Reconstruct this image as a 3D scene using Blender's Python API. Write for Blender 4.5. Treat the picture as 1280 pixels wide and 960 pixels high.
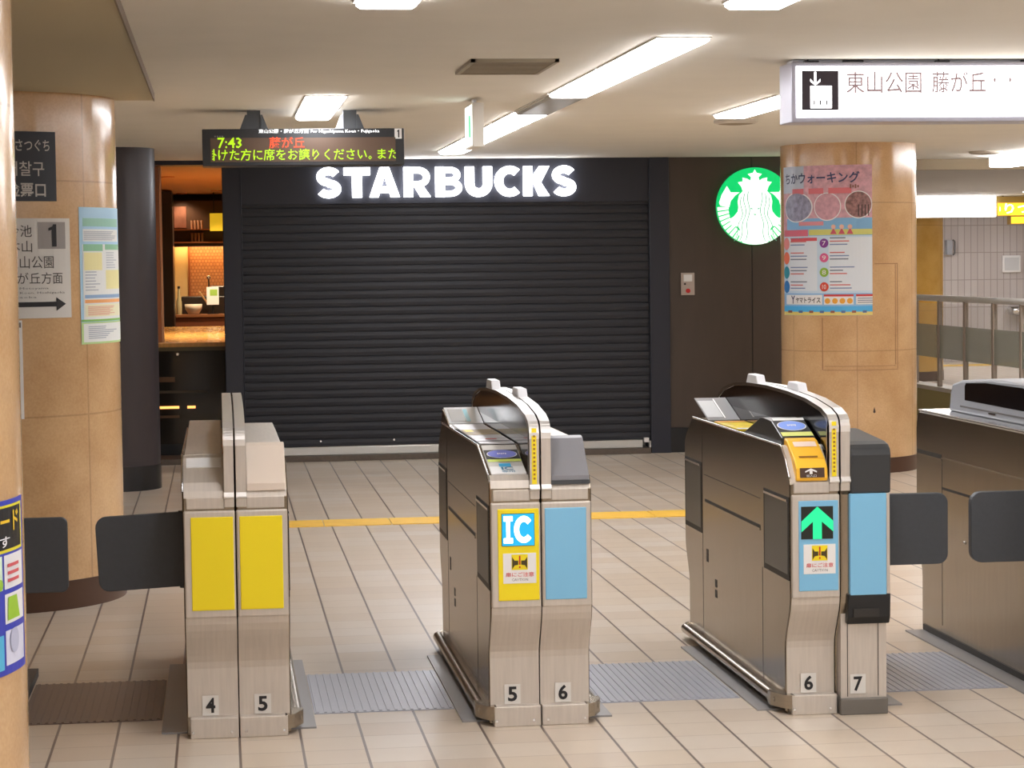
import bpy, math, random
from mathutils import Vector, Matrix
random.seed(7)
sc = bpy.context.scene
for o in list(bpy.data.objects):
    bpy.data.objects.remove(o)
PI = math.pi

# ------------------------------------------------------------------ camera
H = 1.549
cd = bpy.data.cameras.new('camera')
cd.sensor_width = 36.0
cd.lens = 2810 / 1280 * 36.0
cd.clip_start = 0.05
cd.clip_end = 200
cam = bpy.data.objects.new('camera', cd)
sc.collection.objects.link(cam)
YAW, PIT, ROL = 0.1293, 0.0542, -0.0130
fw = Vector((math.sin(YAW) * math.cos(PIT), math.cos(YAW) * math.cos(PIT), -math.sin(PIT)))
rt = Vector((math.cos(YAW), -math.sin(YAW), 0))
up = rt.cross(fw)
r2 = rt * math.cos(ROL) + up * math.sin(ROL)
u2 = -rt * math.sin(ROL) + up * math.cos(ROL)
mw = Matrix((r2, u2, -fw)).transposed().to_4x4()
mw.translation = Vector((0, 0, H))
cam.matrix_world = mw
sc.camera = cam

# ------------------------------------------------------------------ world, exposure
w = bpy.data.worlds.new('World')
sc.world = w
w.use_nodes = True
w.node_tree.nodes['Background'].inputs[0].default_value = (0.9, 0.95, 1.0, 1)
w.node_tree.nodes['Background'].inputs[1].default_value = 0.15
sc.view_settings.view_transform = 'Standard'
sc.view_settings.look = 'None'
sc.view_settings.exposure = 0.75
sc.view_settings.gamma = 1.0
sc.view_settings.use_curve_mapping = False
LAMP = 12.0          # strength of the fluorescent ceiling fixtures

# ------------------------------------------------------------------ helpers: colours and materials
def lin(c):
    return tuple((v / 255 / 12.92 if v / 255 <= 0.04045 else ((v / 255 + 0.055) / 1.055) ** 2.4) for v in c) + (1.0,)

_mats = {}
def mat(name, rgb, rough=0.5, metal=0.0, emit=0.0, spec=0.5, noise=0.0, nscale=20.0, alpha=1.0, stretch=None, emcol=None):
    if name in _mats:
        return _mats[name]
    m = bpy.data.materials.new(name)
    m.use_nodes = True
    nt = m.node_tree
    b = nt.nodes['Principled BSDF']
    b.inputs['Base Color'].default_value = lin(rgb)
    b.inputs['Roughness'].default_value = rough
    b.inputs['Metallic'].default_value = metal
    b.inputs['Specular IOR Level'].default_value = spec
    if emit:
        b.inputs['Emission Color'].default_value = lin(emcol or rgb)
        b.inputs['Emission Strength'].default_value = emit
    if alpha < 1:
        b.inputs['Alpha'].default_value = alpha
    if noise:
        tc = nt.nodes.new('ShaderNodeTexCoord')
        n = nt.nodes.new('ShaderNodeTexNoise')
        n.inputs['Scale'].default_value = nscale
        n.inputs['Detail'].default_value = 5
        src = tc.outputs['Object']
        if stretch:
            mp = nt.nodes.new('ShaderNodeMapping')
            mp.inputs['Scale'].default_value = stretch
            nt.links.new(src, mp.inputs['Vector'])
            src = mp.outputs['Vector']
        nt.links.new(src, n.inputs['Vector'])
        mr = nt.nodes.new('ShaderNodeMapRange')
        mr.inputs['From Min'].default_value = 0.3
        mr.inputs['From Max'].default_value = 0.7
        mr.inputs['To Min'].default_value = 1 - noise
        mr.inputs['To Max'].default_value = 1 + noise
        nt.links.new(n.outputs['Fac'], mr.inputs['Value'])
        mx = nt.nodes.new('ShaderNodeVectorMath')
        mx.operation = 'SCALE'
        mx.inputs[0].default_value = lin(rgb)[:3]
        nt.links.new(mr.outputs['Result'], mx.inputs['Scale'])
        nt.links.new(mx.outputs['Vector'], b.inputs['Base Color'])
    _mats[name] = m
    return m

class NG:
    """tiny node-graph writer"""
    def __init__(s, name):
        s.m = bpy.data.materials.new(name); s.m.use_nodes = True
        s.nt = s.m.node_tree; s.b = s.nt.nodes['Principled BSDF']
        s.tc = s.nt.nodes.new('ShaderNodeTexCoord')
    def n(s, t, **k):
        x = s.nt.nodes.new(t)
        for a, v in k.items(): setattr(x, a, v)
        return x
    def l(s, a, b): s.nt.links.new(a, b)
    def math(s, op, a, b=None, c=None):
        x = s.n('ShaderNodeMath', operation=op)
        for i, v in enumerate((a, b, c)):
            if v is None: continue
            if isinstance(v, (int, float)): x.inputs[i].default_value = v
            else: s.l(v, x.inputs[i])
        return x.outputs[0]
    def mix(s, f, a, b):
        x = s.n('ShaderNodeMix', data_type='RGBA')
        for i, v in ((0, f), (6, a), (7, b)):
            if isinstance(v, (int, float)): x.inputs[i].default_value = v
            elif isinstance(v, tuple): x.inputs[i].default_value = v
            else: s.l(v, x.inputs[i])
        return x.outputs[2]
    def ramp(s, f, stops):
        x = s.n('ShaderNodeValToRGB')
        while len(x.color_ramp.elements) < len(stops): x.color_ramp.elements.new(0.5)
        for e, (p, c) in zip(x.color_ramp.elements, stops): e.position = p; e.color = c
        s.l(f, x.inputs[0]); return x.outputs[0]

# ------------------------------------------------------------------ helpers: geometry
def plane_map(o, u=(1, 0, 0), v=(0, 0, 1)):
    o, u, v = Vector(o), Vector(u).normalized(), Vector(v).normalized()
    n = u.cross(v)
    f = lambda a, b, d=0.0: o + u * a + v * b + n * d
    f.step = 0
    return f
def cyl_map(cx, cy, R):
    """u = arc length from the direction -Y towards +X, v = height"""
    def f(a, b, d=0.0):
        t = a / R
        return Vector((cx + (R + d) * math.sin(t), cy - (R + d) * math.cos(t), b))
    f.step = 0.03
    return f

_tc = {}
def text_geo(s, bold=0.0, res=3):
    k = (s, bold, res)
    if k in _tc: return _tc[k]
    cu = bpy.data.curves.new('t', 'FONT')
    cu.body = s; cu.size = 1.0; cu.offset = bold; cu.resolution_u = res
    ob = bpy.data.objects.new('t', cu)
    sc.collection.objects.link(ob)
    dg = bpy.context.evaluated_depsgraph_get()
    me = bpy.data.meshes.new_from_object(ob.evaluated_get(dg))
    vs = [tuple(v.co) for v in me.vertices]; fs = [tuple(p.vertices) for p in me.polygons]
    bpy.data.objects.remove(ob); bpy.data.curves.remove(cu); bpy.data.meshes.remove(me)
    _tc[k] = (vs, fs)
    return _tc[k]

class MB:
    def __init__(s): s.v = []; s.f = []; s.mi = []; s.ms = []; s.sm = []
    def _m(s, m):
        if m not in s.ms: s.ms.append(m)
        return s.ms.index(m)
    def add(s, vs, fs, m, smooth=False):
        o = len(s.v); s.v += [tuple(v) for v in vs]; i = s._m(m)
        for f in fs: s.f.append(tuple(a + o for a in f)); s.mi.append(i); s.sm.append(smooth)
        return s
    def box(s, x0, x1, y0, y1, z0, z1, m):
        vs = [(x, y, z) for z in (z0, z1) for y in (y0, y1) for x in (x0, x1)]
        return s.add(vs, [(0, 2, 3, 1), (4, 5, 7, 6), (0, 1, 5, 4), (2, 6, 7, 3), (0, 4, 6, 2), (1, 3, 7, 5)], m)
    def prism(s, pts, a0, a1, m, axis='x', smooth=False):
        """closed outline extruded; axis x: pts are (y,z); y: (x,z); z: (x,y)"""
        n = len(pts)
        P = {'x': lambda a, p: (a, p[0], p[1]), 'y': lambda a, p: (p[0], a, p[1]), 'z': lambda a, p: (p[0], p[1], a)}[axis]
        area = sum(pts[i][0] * pts[(i + 1) % n][1] - pts[(i + 1) % n][0] * pts[i][1] for i in range(n))
        if (area < 0) != (axis == 'y'): pts = pts[::-1]
        vs = [P(a0, p) for p in pts] + [P(a1, p) for p in pts]
        fs = [tuple(range(n))[::-1], tuple(range(n, 2 * n))] + [(i, (i + 1) % n, n + (i + 1) % n, n + i) for i in range(n)]
        return s.add(vs, fs, m, smooth)
    def tube(s, p0, p1, r, m, n=14, r1=None, smooth=True):
        p0, p1 = Vector(p0), Vector(p1); d = (p1 - p0).normalized()
        a = d.orthogonal().normalized(); b = d.cross(a); r1 = r if r1 is None else r1
        vs = [p0 + (a * math.cos(2 * PI * i / n) + b * math.sin(2 * PI * i / n)) * r for i in range(n)]
        vs += [p1 + (a * math.cos(2 * PI * i / n) + b * math.sin(2 * PI * i / n)) * r1 for i in range(n)]
        o = s.add(vs, [(i, (i + 1) % n, n + (i + 1) % n, n + i) for i in range(n)], m, smooth)
        return s.add(vs, [tuple(range(n))[::-1], tuple(range(n, 2 * n))], m)
    def path(s, pts, r, m, n=10):
        for a, b in zip(pts, pts[1:]): s.tube(a, b, r, m, n)
        return s
    def lathe(s, prof, c, m, n=48, axis='z'):
        vs = []
        for r, z in prof:
            for i in range(n):
                t = 2 * PI * i / n
                q = (r * math.cos(t), r * math.sin(t), z)
                if axis == 'y': q = (q[0], -q[2], q[1])
                vs.append((c[0] + q[0], c[1] + q[1], c[2] + q[2]))
        k = len(prof)
        fs = [(j * n + i, j * n + (i + 1) % n, (j + 1) * n + (i + 1) % n, (j + 1) * n + i) for j in range(k - 1) for i in range(n)]
        s.add(vs, fs, m, True)
        caps = []
        if prof[0][0] > 1e-6: caps.append(tuple(range(n))[::-1])
        if prof[-1][0] > 1e-6: caps.append(tuple(range((k - 1) * n, k * n)))
        return s.add(vs, caps, m) if caps else s
    def rect(s, mp, u0, v0, u1, v1, m, d=0.001):
        nu = max(1, int(abs(u1 - u0) / mp.step) + 1) if mp.step else 1
        vs = []
        for i in range(nu + 1):
            u = u0 + (u1 - u0) * i / nu
            vs += [mp(u, v0, d), mp(u, v1, d)]
        return s.add(vs, [(2 * i, 2 * i + 2, 2 * i + 3, 2 * i + 1) for i in range(nu)], m)
    def sheet(s, mp, u0, v0, u1, v1, m, t=0.003, g=0.0):
        """thin board with thickness following the map"""
        nu = max(1, int(abs(u1 - u0) / mp.step) + 1) if mp.step else 1
        vs = []
        for i in range(nu + 1):
            u = u0 + (u1 - u0) * i / nu
            g = 0.0008 if mp.step else 0.0
            vs += [mp(u, v0, t), mp(u, v1, t), mp(u, v0, g), mp(u, v1, g)]
        fs = [(0, 1, 3, 2), (4 * nu, 4 * nu + 2, 4 * nu + 3, 4 * nu + 1)]
        for i in range(nu):
            a, b = 4 * i, 4 * i + 4
            fs += [(a, b, b + 1, a + 1), (a + 2, a + 3, b + 3, b + 2), (a + 1, b + 1, b + 3, a + 3), (a, a + 2, b + 2, b)]
        return s.add(vs, fs, m)
    def poly(s, mp, pts, m, d=0.001):
        n = len(pts)
        if sum(pts[i][0] * pts[(i + 1) % n][1] - pts[(i + 1) % n][0] * pts[i][1] for i in range(n)) < 0: pts = pts[::-1]
        return s.add([mp(a, b, d) for a, b in pts], [tuple(range(n))], m)
    def disc(s, mp, u, v, r, m, d=0.001, ry=None, n=28):
        if mp.step:
            vs = []
            for i in range(n + 1):
                a = PI * i / n; x = -r * math.cos(a); y = (ry or r) * math.sin(a)
                vs += [mp(u + x, v - y, d), mp(u + x, v + y, d)]
            return s.add(vs, [(2 * i, 2 * i + 2, 2 * i + 3, 2 * i + 1) for i in range(n)], m)
        return s.poly(mp, [(u + r * math.cos(2 * PI * i / n), v + (ry or r) * math.sin(2 * PI * i / n)) for i in range(n)], m, d)
    def ring(s, mp, u, v, r, r0, m, d=0.001, k=1.0, n=32):
        vs = []
        for i in range(n):
            c, q = math.cos(2 * PI * i / n), math.sin(2 * PI * i / n)
            vs += [mp(u + r * c, v + r * k * q, d), mp(u + r0 * c, v + r0 * k * q, d)]
        return s.add(vs, [(2 * i, 2 * ((i + 1) % n), 2 * ((i + 1) % n) + 1, 2 * i + 1) for i in range(n)], m)
    def text(s, mp, txt, u0, v0, u1, v1, m, d=0.002, bold=0.0, res=3, clip=None):
        """lettering stretched to fill the rectangle"""
        vs, fs = text_geo(txt, bold, res)
        if not vs: return s
        xs = [v[0] for v in vs]; ys = [v[1] for v in vs]
        x0, x1, y0, y1 = min(xs), max(xs), min(ys), max(ys)
        P = [(u0 + (v[0] - x0) / max(1e-6, x1 - x0) * (u1 - u0), v0 + (v[1] - y0) / max(1e-6, y1 - y0) * (v1 - v0)) for v in vs]
        if clip:
            P = [(min(max(a, clip[0]), clip[1]), b) for a, b in P]
        return s.add([mp(a, b, d) for a, b in P], fs, m)
    def build(s, name, parent=None, bevel=0.0, seg=2, loc=None, auto=False):
        me = bpy.data.meshes.new(name)
        me.from_pydata(s.v, [], s.f)
        for m in s.ms: me.materials.append(m)
        me.polygons.foreach_set('material_index', s.mi)
        me.polygons.foreach_set('use_smooth', s.sm)
        me.update()
        o = bpy.data.objects.new(name, me)
        sc.collection.objects.link(o)
        if parent: o.parent = parent
        if loc: o.location = loc
        if bevel:
            b = o.modifiers.new('bevel', 'BEVEL'); b.width = bevel; b.segments = seg; b.limit_method = 'ANGLE'; b.angle_limit = math.radians(40)
        return o

def tag(o, label, cat, group=None):
    o['label'] = label; o['category'] = cat
    if group: o['group'] = group
    return o
def thing(name, label, cat, loc=(0, 0, 0), group=None):
    o = bpy.data.objects.new(name, None); sc.collection.objects.link(o)
    o.empty_display_size = 0.1
    o.location = loc
    return tag(o, label, cat, group)
def struct(name, b, bevel=0):
    o = b.build(name, None, bevel); o['kind'] = 'structure'; return o
def lab(o, l): o['label'] = l; return o

# ------------------------------------------------------------------ materials
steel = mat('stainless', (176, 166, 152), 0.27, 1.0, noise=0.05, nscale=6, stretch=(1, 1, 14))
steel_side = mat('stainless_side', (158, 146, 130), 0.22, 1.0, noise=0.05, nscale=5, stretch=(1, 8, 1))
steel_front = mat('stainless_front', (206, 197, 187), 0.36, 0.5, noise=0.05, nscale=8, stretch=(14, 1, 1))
chrome = mat('bright_steel', (225, 225, 225), 0.16, 1.0)
darkmetal = mat('dark_groove', (40, 36, 32), 0.5)
black = mat('black_plastic', (22, 22, 24), 0.4)
charcoal = mat('charcoal_flap', (60, 64, 70), 0.45, noise=0.05, nscale=60)
charcoal_lid = mat('charcoal_lid', (66, 68, 71), 0.38)
grey_lid = mat('grey_lid', (122, 120, 124), 0.4)
beige_lid = mat('beige_lid', (214, 198, 182), 0.42)
trimm = mat('catchlight_trim', (236, 232, 228), 0.35, 0.5)  # pale colour stands in for the catch light on the post bevels
windowdull = mat('arch_window_dark', (14, 13, 16), 0.16, spec=0.1)
archm = mat('arch_steel', (236, 235, 234), 0.28, 0.75)
glassblack = mat('arch_glass', (10, 9, 12), 0.05, spec=0.7)
whiteplastic = mat('white_plastic', (232, 232, 236), 0.4)
greyplastic = mat('grey_plastic', (160, 162, 168), 0.4)
yellow = mat('yellow_panel', (248, 224, 22), 0.4)
yellow2 = mat('yellow_reader', (250, 190, 50), 0.4)
skyblue = mat('blue_panel', (128, 190, 226), 0.4)
paper = mat('white_paper', (236, 234, 232), 0.6)
label_grey = mat('number_label', (222, 218, 212), 0.5)
ink = mat('black_ink', (30, 28, 30), 0.6)
greyink = mat('grey_ink', (110, 106, 104), 0.6)
redink = mat('red_ink', (214, 90, 90), 0.6)
dred = mat('red_sign', (200, 40, 40), 0.6)

# floor: 200 mm tiles, strong joints along the depth, fine joints across
def floor_mat():
    g = NG('floor_tiles')
    sx = g.n('ShaderNodeSeparateXYZ'); g.l(g.tc.outputs['Object'], sx.inputs[0])
    u = g.math('DIVIDE', g.math('SUBTRACT', sx.outputs[0], 0.2402), 0.2)
    v = g.math('DIVIDE', g.math('SUBTRACT', sx.outputs[1], 7.518), 0.2)
    fu = g.math('FLOOR', u); fv = g.math('FLOOR', v)
    du = g.math('ABSOLUTE', g.math('SUBTRACT', g.math('FRACT', g.math('ADD', u, 0.5)), 0.5))
    dv = g.math('ABSOLUTE', g.math('SUBTRACT', g.math('FRACT', g.math('ADD', v, 0.5)), 0.5))
    gu = g.math('LESS_THAN', du, 0.022)
    gv = g.math('LESS_THAN', dv, 0.014)
    cb = g.n('ShaderNodeCombineXYZ'); g.l(fu, cb.inputs[0]); g.l(fv, cb.inputs[1])
    wn = g.n('ShaderNodeTexWhiteNoise', noise_dimensions='3D'); g.l(cb.outputs[0], wn.inputs['Vector'])
    cr = g.n('ShaderNodeCombineXYZ'); g.l(fv, cr.inputs[0])
    wr = g.n('ShaderNodeTexWhiteNoise', noise_dimensions='3D'); g.l(cr.outputs[0], wr.inputs['Vector'])
    f = g.math('ADD', g.math('MULTIPLY', wn.outputs['Value'], 0.62), g.math('MULTIPLY', wr.outputs['Value'], 0.38))
    col = g.ramp(f, [(0.0, lin((199, 184, 168))), (0.35, lin((204, 188, 168))), (0.6, lin((209, 196, 180))), (1.0, lin((212, 203, 192)))])
    nz = g.n('ShaderNodeTexNoise'); nz.inputs['Scale'].default_value = 9; nz.inputs['Detail'].default_value = 6
    g.l(g.tc.outputs['Object'], nz.inputs['Vector'])
    col = g.mix(g.math('MULTIPLY', nz.outputs['Fac'], 0.35), col, lin((186, 164, 144)))
    col = g.mix(g.math('MULTIPLY', gv, 0.55), col, lin((150, 128, 112)))
    col = g.mix(gu, col, lin((112, 98, 90)))
    g.l(col, g.b.inputs['Base Color'])
    g.b.inputs['Roughness'].default_value = 0.3
    bp = g.n('ShaderNodeBump'); bp.inputs['Strength'].default_value = 0.35; bp.inputs['Distance'].default_value = 0.002
    g.l(g.math('SUBTRACT', 1.0, g.math('MAXIMUM', gu, gv)), bp.inputs['Height'])
    g.l(bp.outputs[0], g.b.inputs['Normal'])
    return g.m
FLOOR = floor_mat()

def pillar_mat(name, c0, c1, z0, dz, nseg, rough=0.2):
    """polished stone cladding: mottled, horizontal and vertical joints; object origin on the axis"""
    g = NG(name)
    sx = g.n('ShaderNodeSeparateXYZ'); g.l(g.tc.outputs['Object'], sx.inputs[0])
    nz = g.n('ShaderNodeTexNoise'); nz.inputs['Scale'].default_value = 3.5; nz.inputs['Detail'].default_value = 8
    g.l(g.tc.outputs['Object'], nz.inputs['Vector'])
    n3 = g.n('ShaderNodeTexNoise'); n3.inputs['Scale'].default_value = 90; n3.inputs['Detail'].default_value = 3
    g.l(g.tc.outputs['Object'], n3.inputs['Vector'])
    f = g.math('ADD', g.math('MULTIPLY', nz.outputs['Fac'], 0.7), g.math('MULTIPLY', n3.outputs['Fac'], 0.3))
    col = g.ramp(f, [(0.35, lin(c0)), (0.65, lin(c1))])
    vz = g.math('ABSOLUTE', g.math('SUBTRACT', g.math('FRACT', g.math('ADD', g.math('DIVIDE', g.math('SUBTRACT', sx.outputs[2], z0), dz), 0.5)), 0.5))
    an = g.math('DIVIDE', g.math('ARCTAN2', sx.outputs[1], sx.outputs[0]), 2 * PI / nseg)
    va = g.math('ABSOLUTE', g.math('SUBTRACT', g.math('FRACT', g.math('ADD', an, 0.15)), 0.5))
    j = g.math('MAXIMUM', g.math('LESS_THAN', vz, 0.004 / dz), g.math('LESS_THAN', va, 0.008))
    col = g.mix(g.math('MULTIPLY', j, 0.28), col, lin((120, 84, 52)))
    g.l(col, g.b.inputs['Base Color'])
    g.b.inputs['Roughness'].default_value = rough
    g.b.inputs['Coat Weight'].default_value = 0.25
    g.b.inputs['Coat Roughness'].default_value = 0.12
    return g.m
TAN = pillar_mat('tan_stone', (198, 156, 110), (222, 184, 138), 0.88, 1.06, 6)
TAN2 = pillar_mat('ochre_stone', (196, 148, 66), (216, 170, 90), 0.88, 1.06, 6)
BROWNBASE = mat('brown_skirting', (84, 58, 44), 0.35)

ceil_m = mat('ceiling_paint', (226, 220, 208), 0.8, noise=0.02, nscale=3)
soffit_m = mat('soffit_paint', (190, 177, 146), 0.8)
wall_brown = mat('brown_wall_panel', (76, 64, 55), 0.45, noise=0.06, nscale=12, stretch=(1, 1, 0.2))
shutter_m = mat('shutter_slats', (40, 41, 48), 0.5, metal=0.1)
frame_m = mat('shutter_frame', (41, 43, 54), 0.45, metal=0.1)
alu = mat('aluminium_bar', (205, 204, 200), 0.3, metal=0.7)
step_m = mat('stone_step', (96, 84, 74), 0.5, noise=0.12, nscale=30)
plain_wall = mat('plain_wall', (200, 188, 170), 0.7)

# ------------------------------------------------------------------ setting
YW = 17.75
CZ = 2.37
struct('floor', MB().box(-8, 16, -8, 34, -0.15, 0, FLOOR))
c = MB(); c.box(-8, 16, -8, 18.5, CZ, CZ + 0.2, ceil_m)
struct('ceiling', c)
c = MB(); c.box(3.9, 16, 18.5, 34, 2.28, CZ + 0.2, mat('far_ceiling', (196, 190, 184), 0.8))
struct('ceiling_far', c)
struct('trim_1', MB().box(3.9, 16, 18.42, 18.5, 2.28, CZ, mat('beam_face', (150, 132, 106), 0.7)))
# lowered ceiling panel over the left pillars
struct('trim_2', MB().box(-6, -0.285, 2.0, 10.83, 2.335, CZ, soffit_m).box(-0.287, -0.281, 2.0, 10.83, 2.331, CZ, mat('soffit_edge', (128, 110, 92), 0.6)))
# wall of the shop: panels beside the shutter, header above the opening
b = MB()
b.box(3.59, 4.268, YW, 18.42, 0.2, CZ, wall_brown).box(4.276, 5.2, YW, 18.42, 0.2, CZ, wall_brown).box(4.26, 4.28, YW + 0.006, 18.4, 0.2, CZ, darkmetal)
struct('wall_back', b, 0.002)
struct('wall_left', MB().box(-8, -0.62, YW, 18.0, 0, CZ, wall_brown))
struct('baseboard_back', MB().box(3.55, 5.2, YW - 0.012, YW + 0.2, 0, 0.2, black))
struct('trim_3', MB().box(-0.62, 0.045, YW - 0.01, YW + 0.25, 2.335, CZ, frame_m))
struct('trim_4', MB().box(-0.62, 3.42, 17.69, 18.1, 0, 0.045, step_m), 0.004)
for n, bx in {'wall_far_left': (-8.2, -8, -8, 18), 'wall_right': (16, 16.2, -8, 34), 'wall_front': (-8.2, 16.2, -8.2, -8)}.items():
    struct(n, MB().box(*bx, 0, CZ, plain_wall))
# far tiled wall
def tile_wall():
    g = NG('far_wall_tiles')
    mp = g.n('ShaderNodeMapping'); mp.inputs['Rotation'].default_value = (PI / 2, 0, 0)
    g.l(g.tc.outputs['Object'], mp.inputs['Vector'])
    br = g.n('ShaderNodeTexBrick', offset=0.0)
    br.inputs['Color1'].default_value = lin((196, 188, 184)); br.inputs['Color2'].default_value = lin((188, 178, 174))
    br.inputs['Mortar'].default_value = lin((158, 148, 142))
    br.inputs['Scale'].default_value = 1.0; br.inputs['Brick Width'].default_value = 0.1
    br.inputs['Row Height'].default_value = 0.4; br.inputs['Mortar Size'].default_value = 0.006
    g.l(mp.outputs[0], br.inputs['Vector'])
    g.l(br.outputs['Color'], g.b.inputs['Base Color']); g.b.inputs['Roughness'].default_value = 0.35
    return g.m
struct('wall_far', MB().box(3.9, 16, 32, 32.2, 0, 2.28, tile_wall()))
struct('wall_side', MB().box(5.1, 5.2, 18.42, 32, 0, 2.28, plain_wall))

# floor line of yellow strips
ym = mat('yellow_floor_tile', (238, 190, 70), 0.45, noise=0.06, nscale=12)
b = MB()
x = -0.6
while x < 6.0:
    b.box(x, x + 0.394, 13.27, 13.6, 0, 0.004, ym); x += 0.4
tag(b.build('floor_line'), 'yellow strip laid across the tiled floor in front of the closed shutter', 'floor marking')

# ------------------------------------------------------------------ pillars
def pillar(name, cx, cy, R, top, label, m, base_h=0.12):
    t = thing(name, label, 'pillar', (cx, cy, 0))
    MB().lathe([(R, base_h), (R, top)], (0, 0, 0), m, 96).build('shaft', t)
    lab(MB().lathe([(R + 0.006, 0), (R + 0.006, base_h)], (0, 0, 0), BROWNBASE, 96).build('base_band', t), 'dark brown base band')
    return t
pillar('round_pillar', 4.599, 16.097, 0.494, CZ, 'tan stone pillar by the round green logo, carrying the cherry blossom poster', TAN, 0.11)
pillar('round_pillar', -1.06, 10.8, 0.594, 2.335, 'wide tan pillar behind gate 4, carrying the black and white signs', TAN, 0.13)
t = bpy.data.objects['round_pillar']
Rm = cyl_map(0, 0, 0.494)
mk = mat('glue_mark', (166, 122, 84), 0.6)
b = MB(); A = lambda d: math.radians(d) * 0.494
for u0_, v0_, u1_, v1_ in ((-37.5, .742, 29, .747), (-36, .77, 26, .774), (-38.5, .745, -37.6, 1.12), (26, .78, 26.6, 1.5), (28.4, .75, 29, 1.5), (6, 1.5, 29, 1.506)): b.sheet(Rm, A(u0_), v0_, A(u1_), v1_, mk, 0.0016)
lab(b.build('glue_outline', t), 'brown outline left by a removed notice')
MB().poly(Rm, [(A(5.3) + x_, .449 + z_) for x_, z_ in ((0, .03), (-.006, .01), (-.01, -.008), (0, -.016), (.01, -.008), (.006, .01))], mat('dark_stain', (70, 50, 40), 0.6), 0.001).build('stain', t)
NP = (-1.08, 5.6, 0.594)
pillar('round_pillar', *NP, 2.335, 'tan pillar at the left edge, nearest the camera, with a blue poster low down', TAN, 0.13)
pillar('round_pillar', 8.57, 27.5, 0.494, 2.28, 'distant ochre pillar behind the glass railing', TAN2, 0.12)
t = thing('round_pillar', 'slim dark grey round column beside the open cafe entrance', 'pillar', (-0.707, 15.945, 0))
dk = mat('dark_column', (62, 54, 56), 0.35, metal=0.1)
MB().lathe([(0.284, 0.17), (0.284, CZ)], (0, 0, 0), dk, 64).build('shaft', t)
MB().lathe([(0.288, 0), (0.288, 0.17)], (0, 0, 0), mat('dark_column_base', (60, 60, 62), 0.15, metal=0.8), 64).build('base_band', t)

# ------------------------------------------------------------------ roller shutter
t = thing('roller_shutter', 'closed black slatted roller shutter filling the shop front', 'shutter', (0, YW, 0))
prof = [(0.06, 0.11)]
z = 0.11
pitch = 0.065
while z < 2.0:
    prof += [(0.009, z + 0.003), (0.006, z + pitch * 0.45), (0.009, z + pitch - 0.009), (0.017, z + pitch - 0.006), (0.017, z + pitch - 0.001)]
    z += pitch
prof += [(0.02, z), (0.06, z)]
MB().prism(prof, 0.19, 3.43, shutter_m).build('slat_curtain', t)
MB().box(0.19, 3.43, -0.02, 0.06, 2.02, CZ, mat('shutter_header', (40, 42, 52), 0.5)).build('header_box', t, 0.004)
MB().box(0.045, 0.19, -0.03, 0.25, 0.045, CZ, frame_m).box(0.185, 0.195, -0.035, 0.0, 0.045, CZ - 0.05, frame_m).build('guide_rail', t, 0.004)
MB().box(3.43, 3.59, -0.03, 0.25, 0.0, CZ, frame_m).box(3.425, 3.435, -0.035, 0.0, 0.045, CZ - 0.05, frame_m).build('guide_rail', t, 0.004)
MB().box(0.19, 3.36, -0.02, 0.04, 0.046, 0.11, alu).build('bottom_bar', t, 0.004)
MB().box(3.37, 3.41, -0.03, 0.02, 0.09, 0.125, paper).box(3.41, 3.43, -0.03, 0.02, 0.046, 0.1, alu).build('end_stop', t, 0.003)
for xx in (0.78, 1.36, 1.94, 2.5):
    MB().lathe([(0.011, 0), (0.008, 0.006)], (xx, 0.004, 0.155), chrome, 12, 'y').build('screw', t)

# illuminated letters above the shutter
t = thing('illuminated_letter_sign', 'row of glowing white capital letters above the black shutter', 'sign', (0.78, YW, 2.07))
glow = mat('letter_glow', (255, 255, 255), 0.4, emit=3.2, emcol=(246, 248, 255))
edges = [(396, 438), (440.5, 462), (461, 498.5), (503.5, 537), (543, 576), (580, 613.5), (617, 648), (653, 685.5), (689.5, 719)]
edges[1] = (429.5, 462)
edges[0] = (396, 426)
kx = (2.838 - 0.784) / (719 - 396)
def arc(cx, cy, rx, ry, a0, a1, n=18):
    return [(cx + rx * math.cos(math.radians(a0 + (a1 - a0) * i / n)), cy + ry * math.sin(math.radians(a0 + (a1 - a0) * i / n))) for i in range(n + 1)]
def band_of(pts, w_):
    L_, R_ = [], []
    for i, p in enumerate(pts):
        q0 = Vector(pts[max(0, i - 1)]); q1 = Vector(pts[min(len(pts) - 1, i + 1)])
        d = (q1 - q0).normalized(); n_ = Vector((-d.y, d.x)) * w_ / 2
        L_.append((p[0] + n_.x, p[1] + n_.y)); R_.append((p[0] - n_.x, p[1] - n_.y))
    return [[L_[i], L_[i + 1], R_[i + 1], R_[i]] for i in range(len(pts) - 1)]
def rc(x0, y0, x1, y1): return [[(x0, y0), (x1, y0), (x1, y1), (x0, y1)]]
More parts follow.
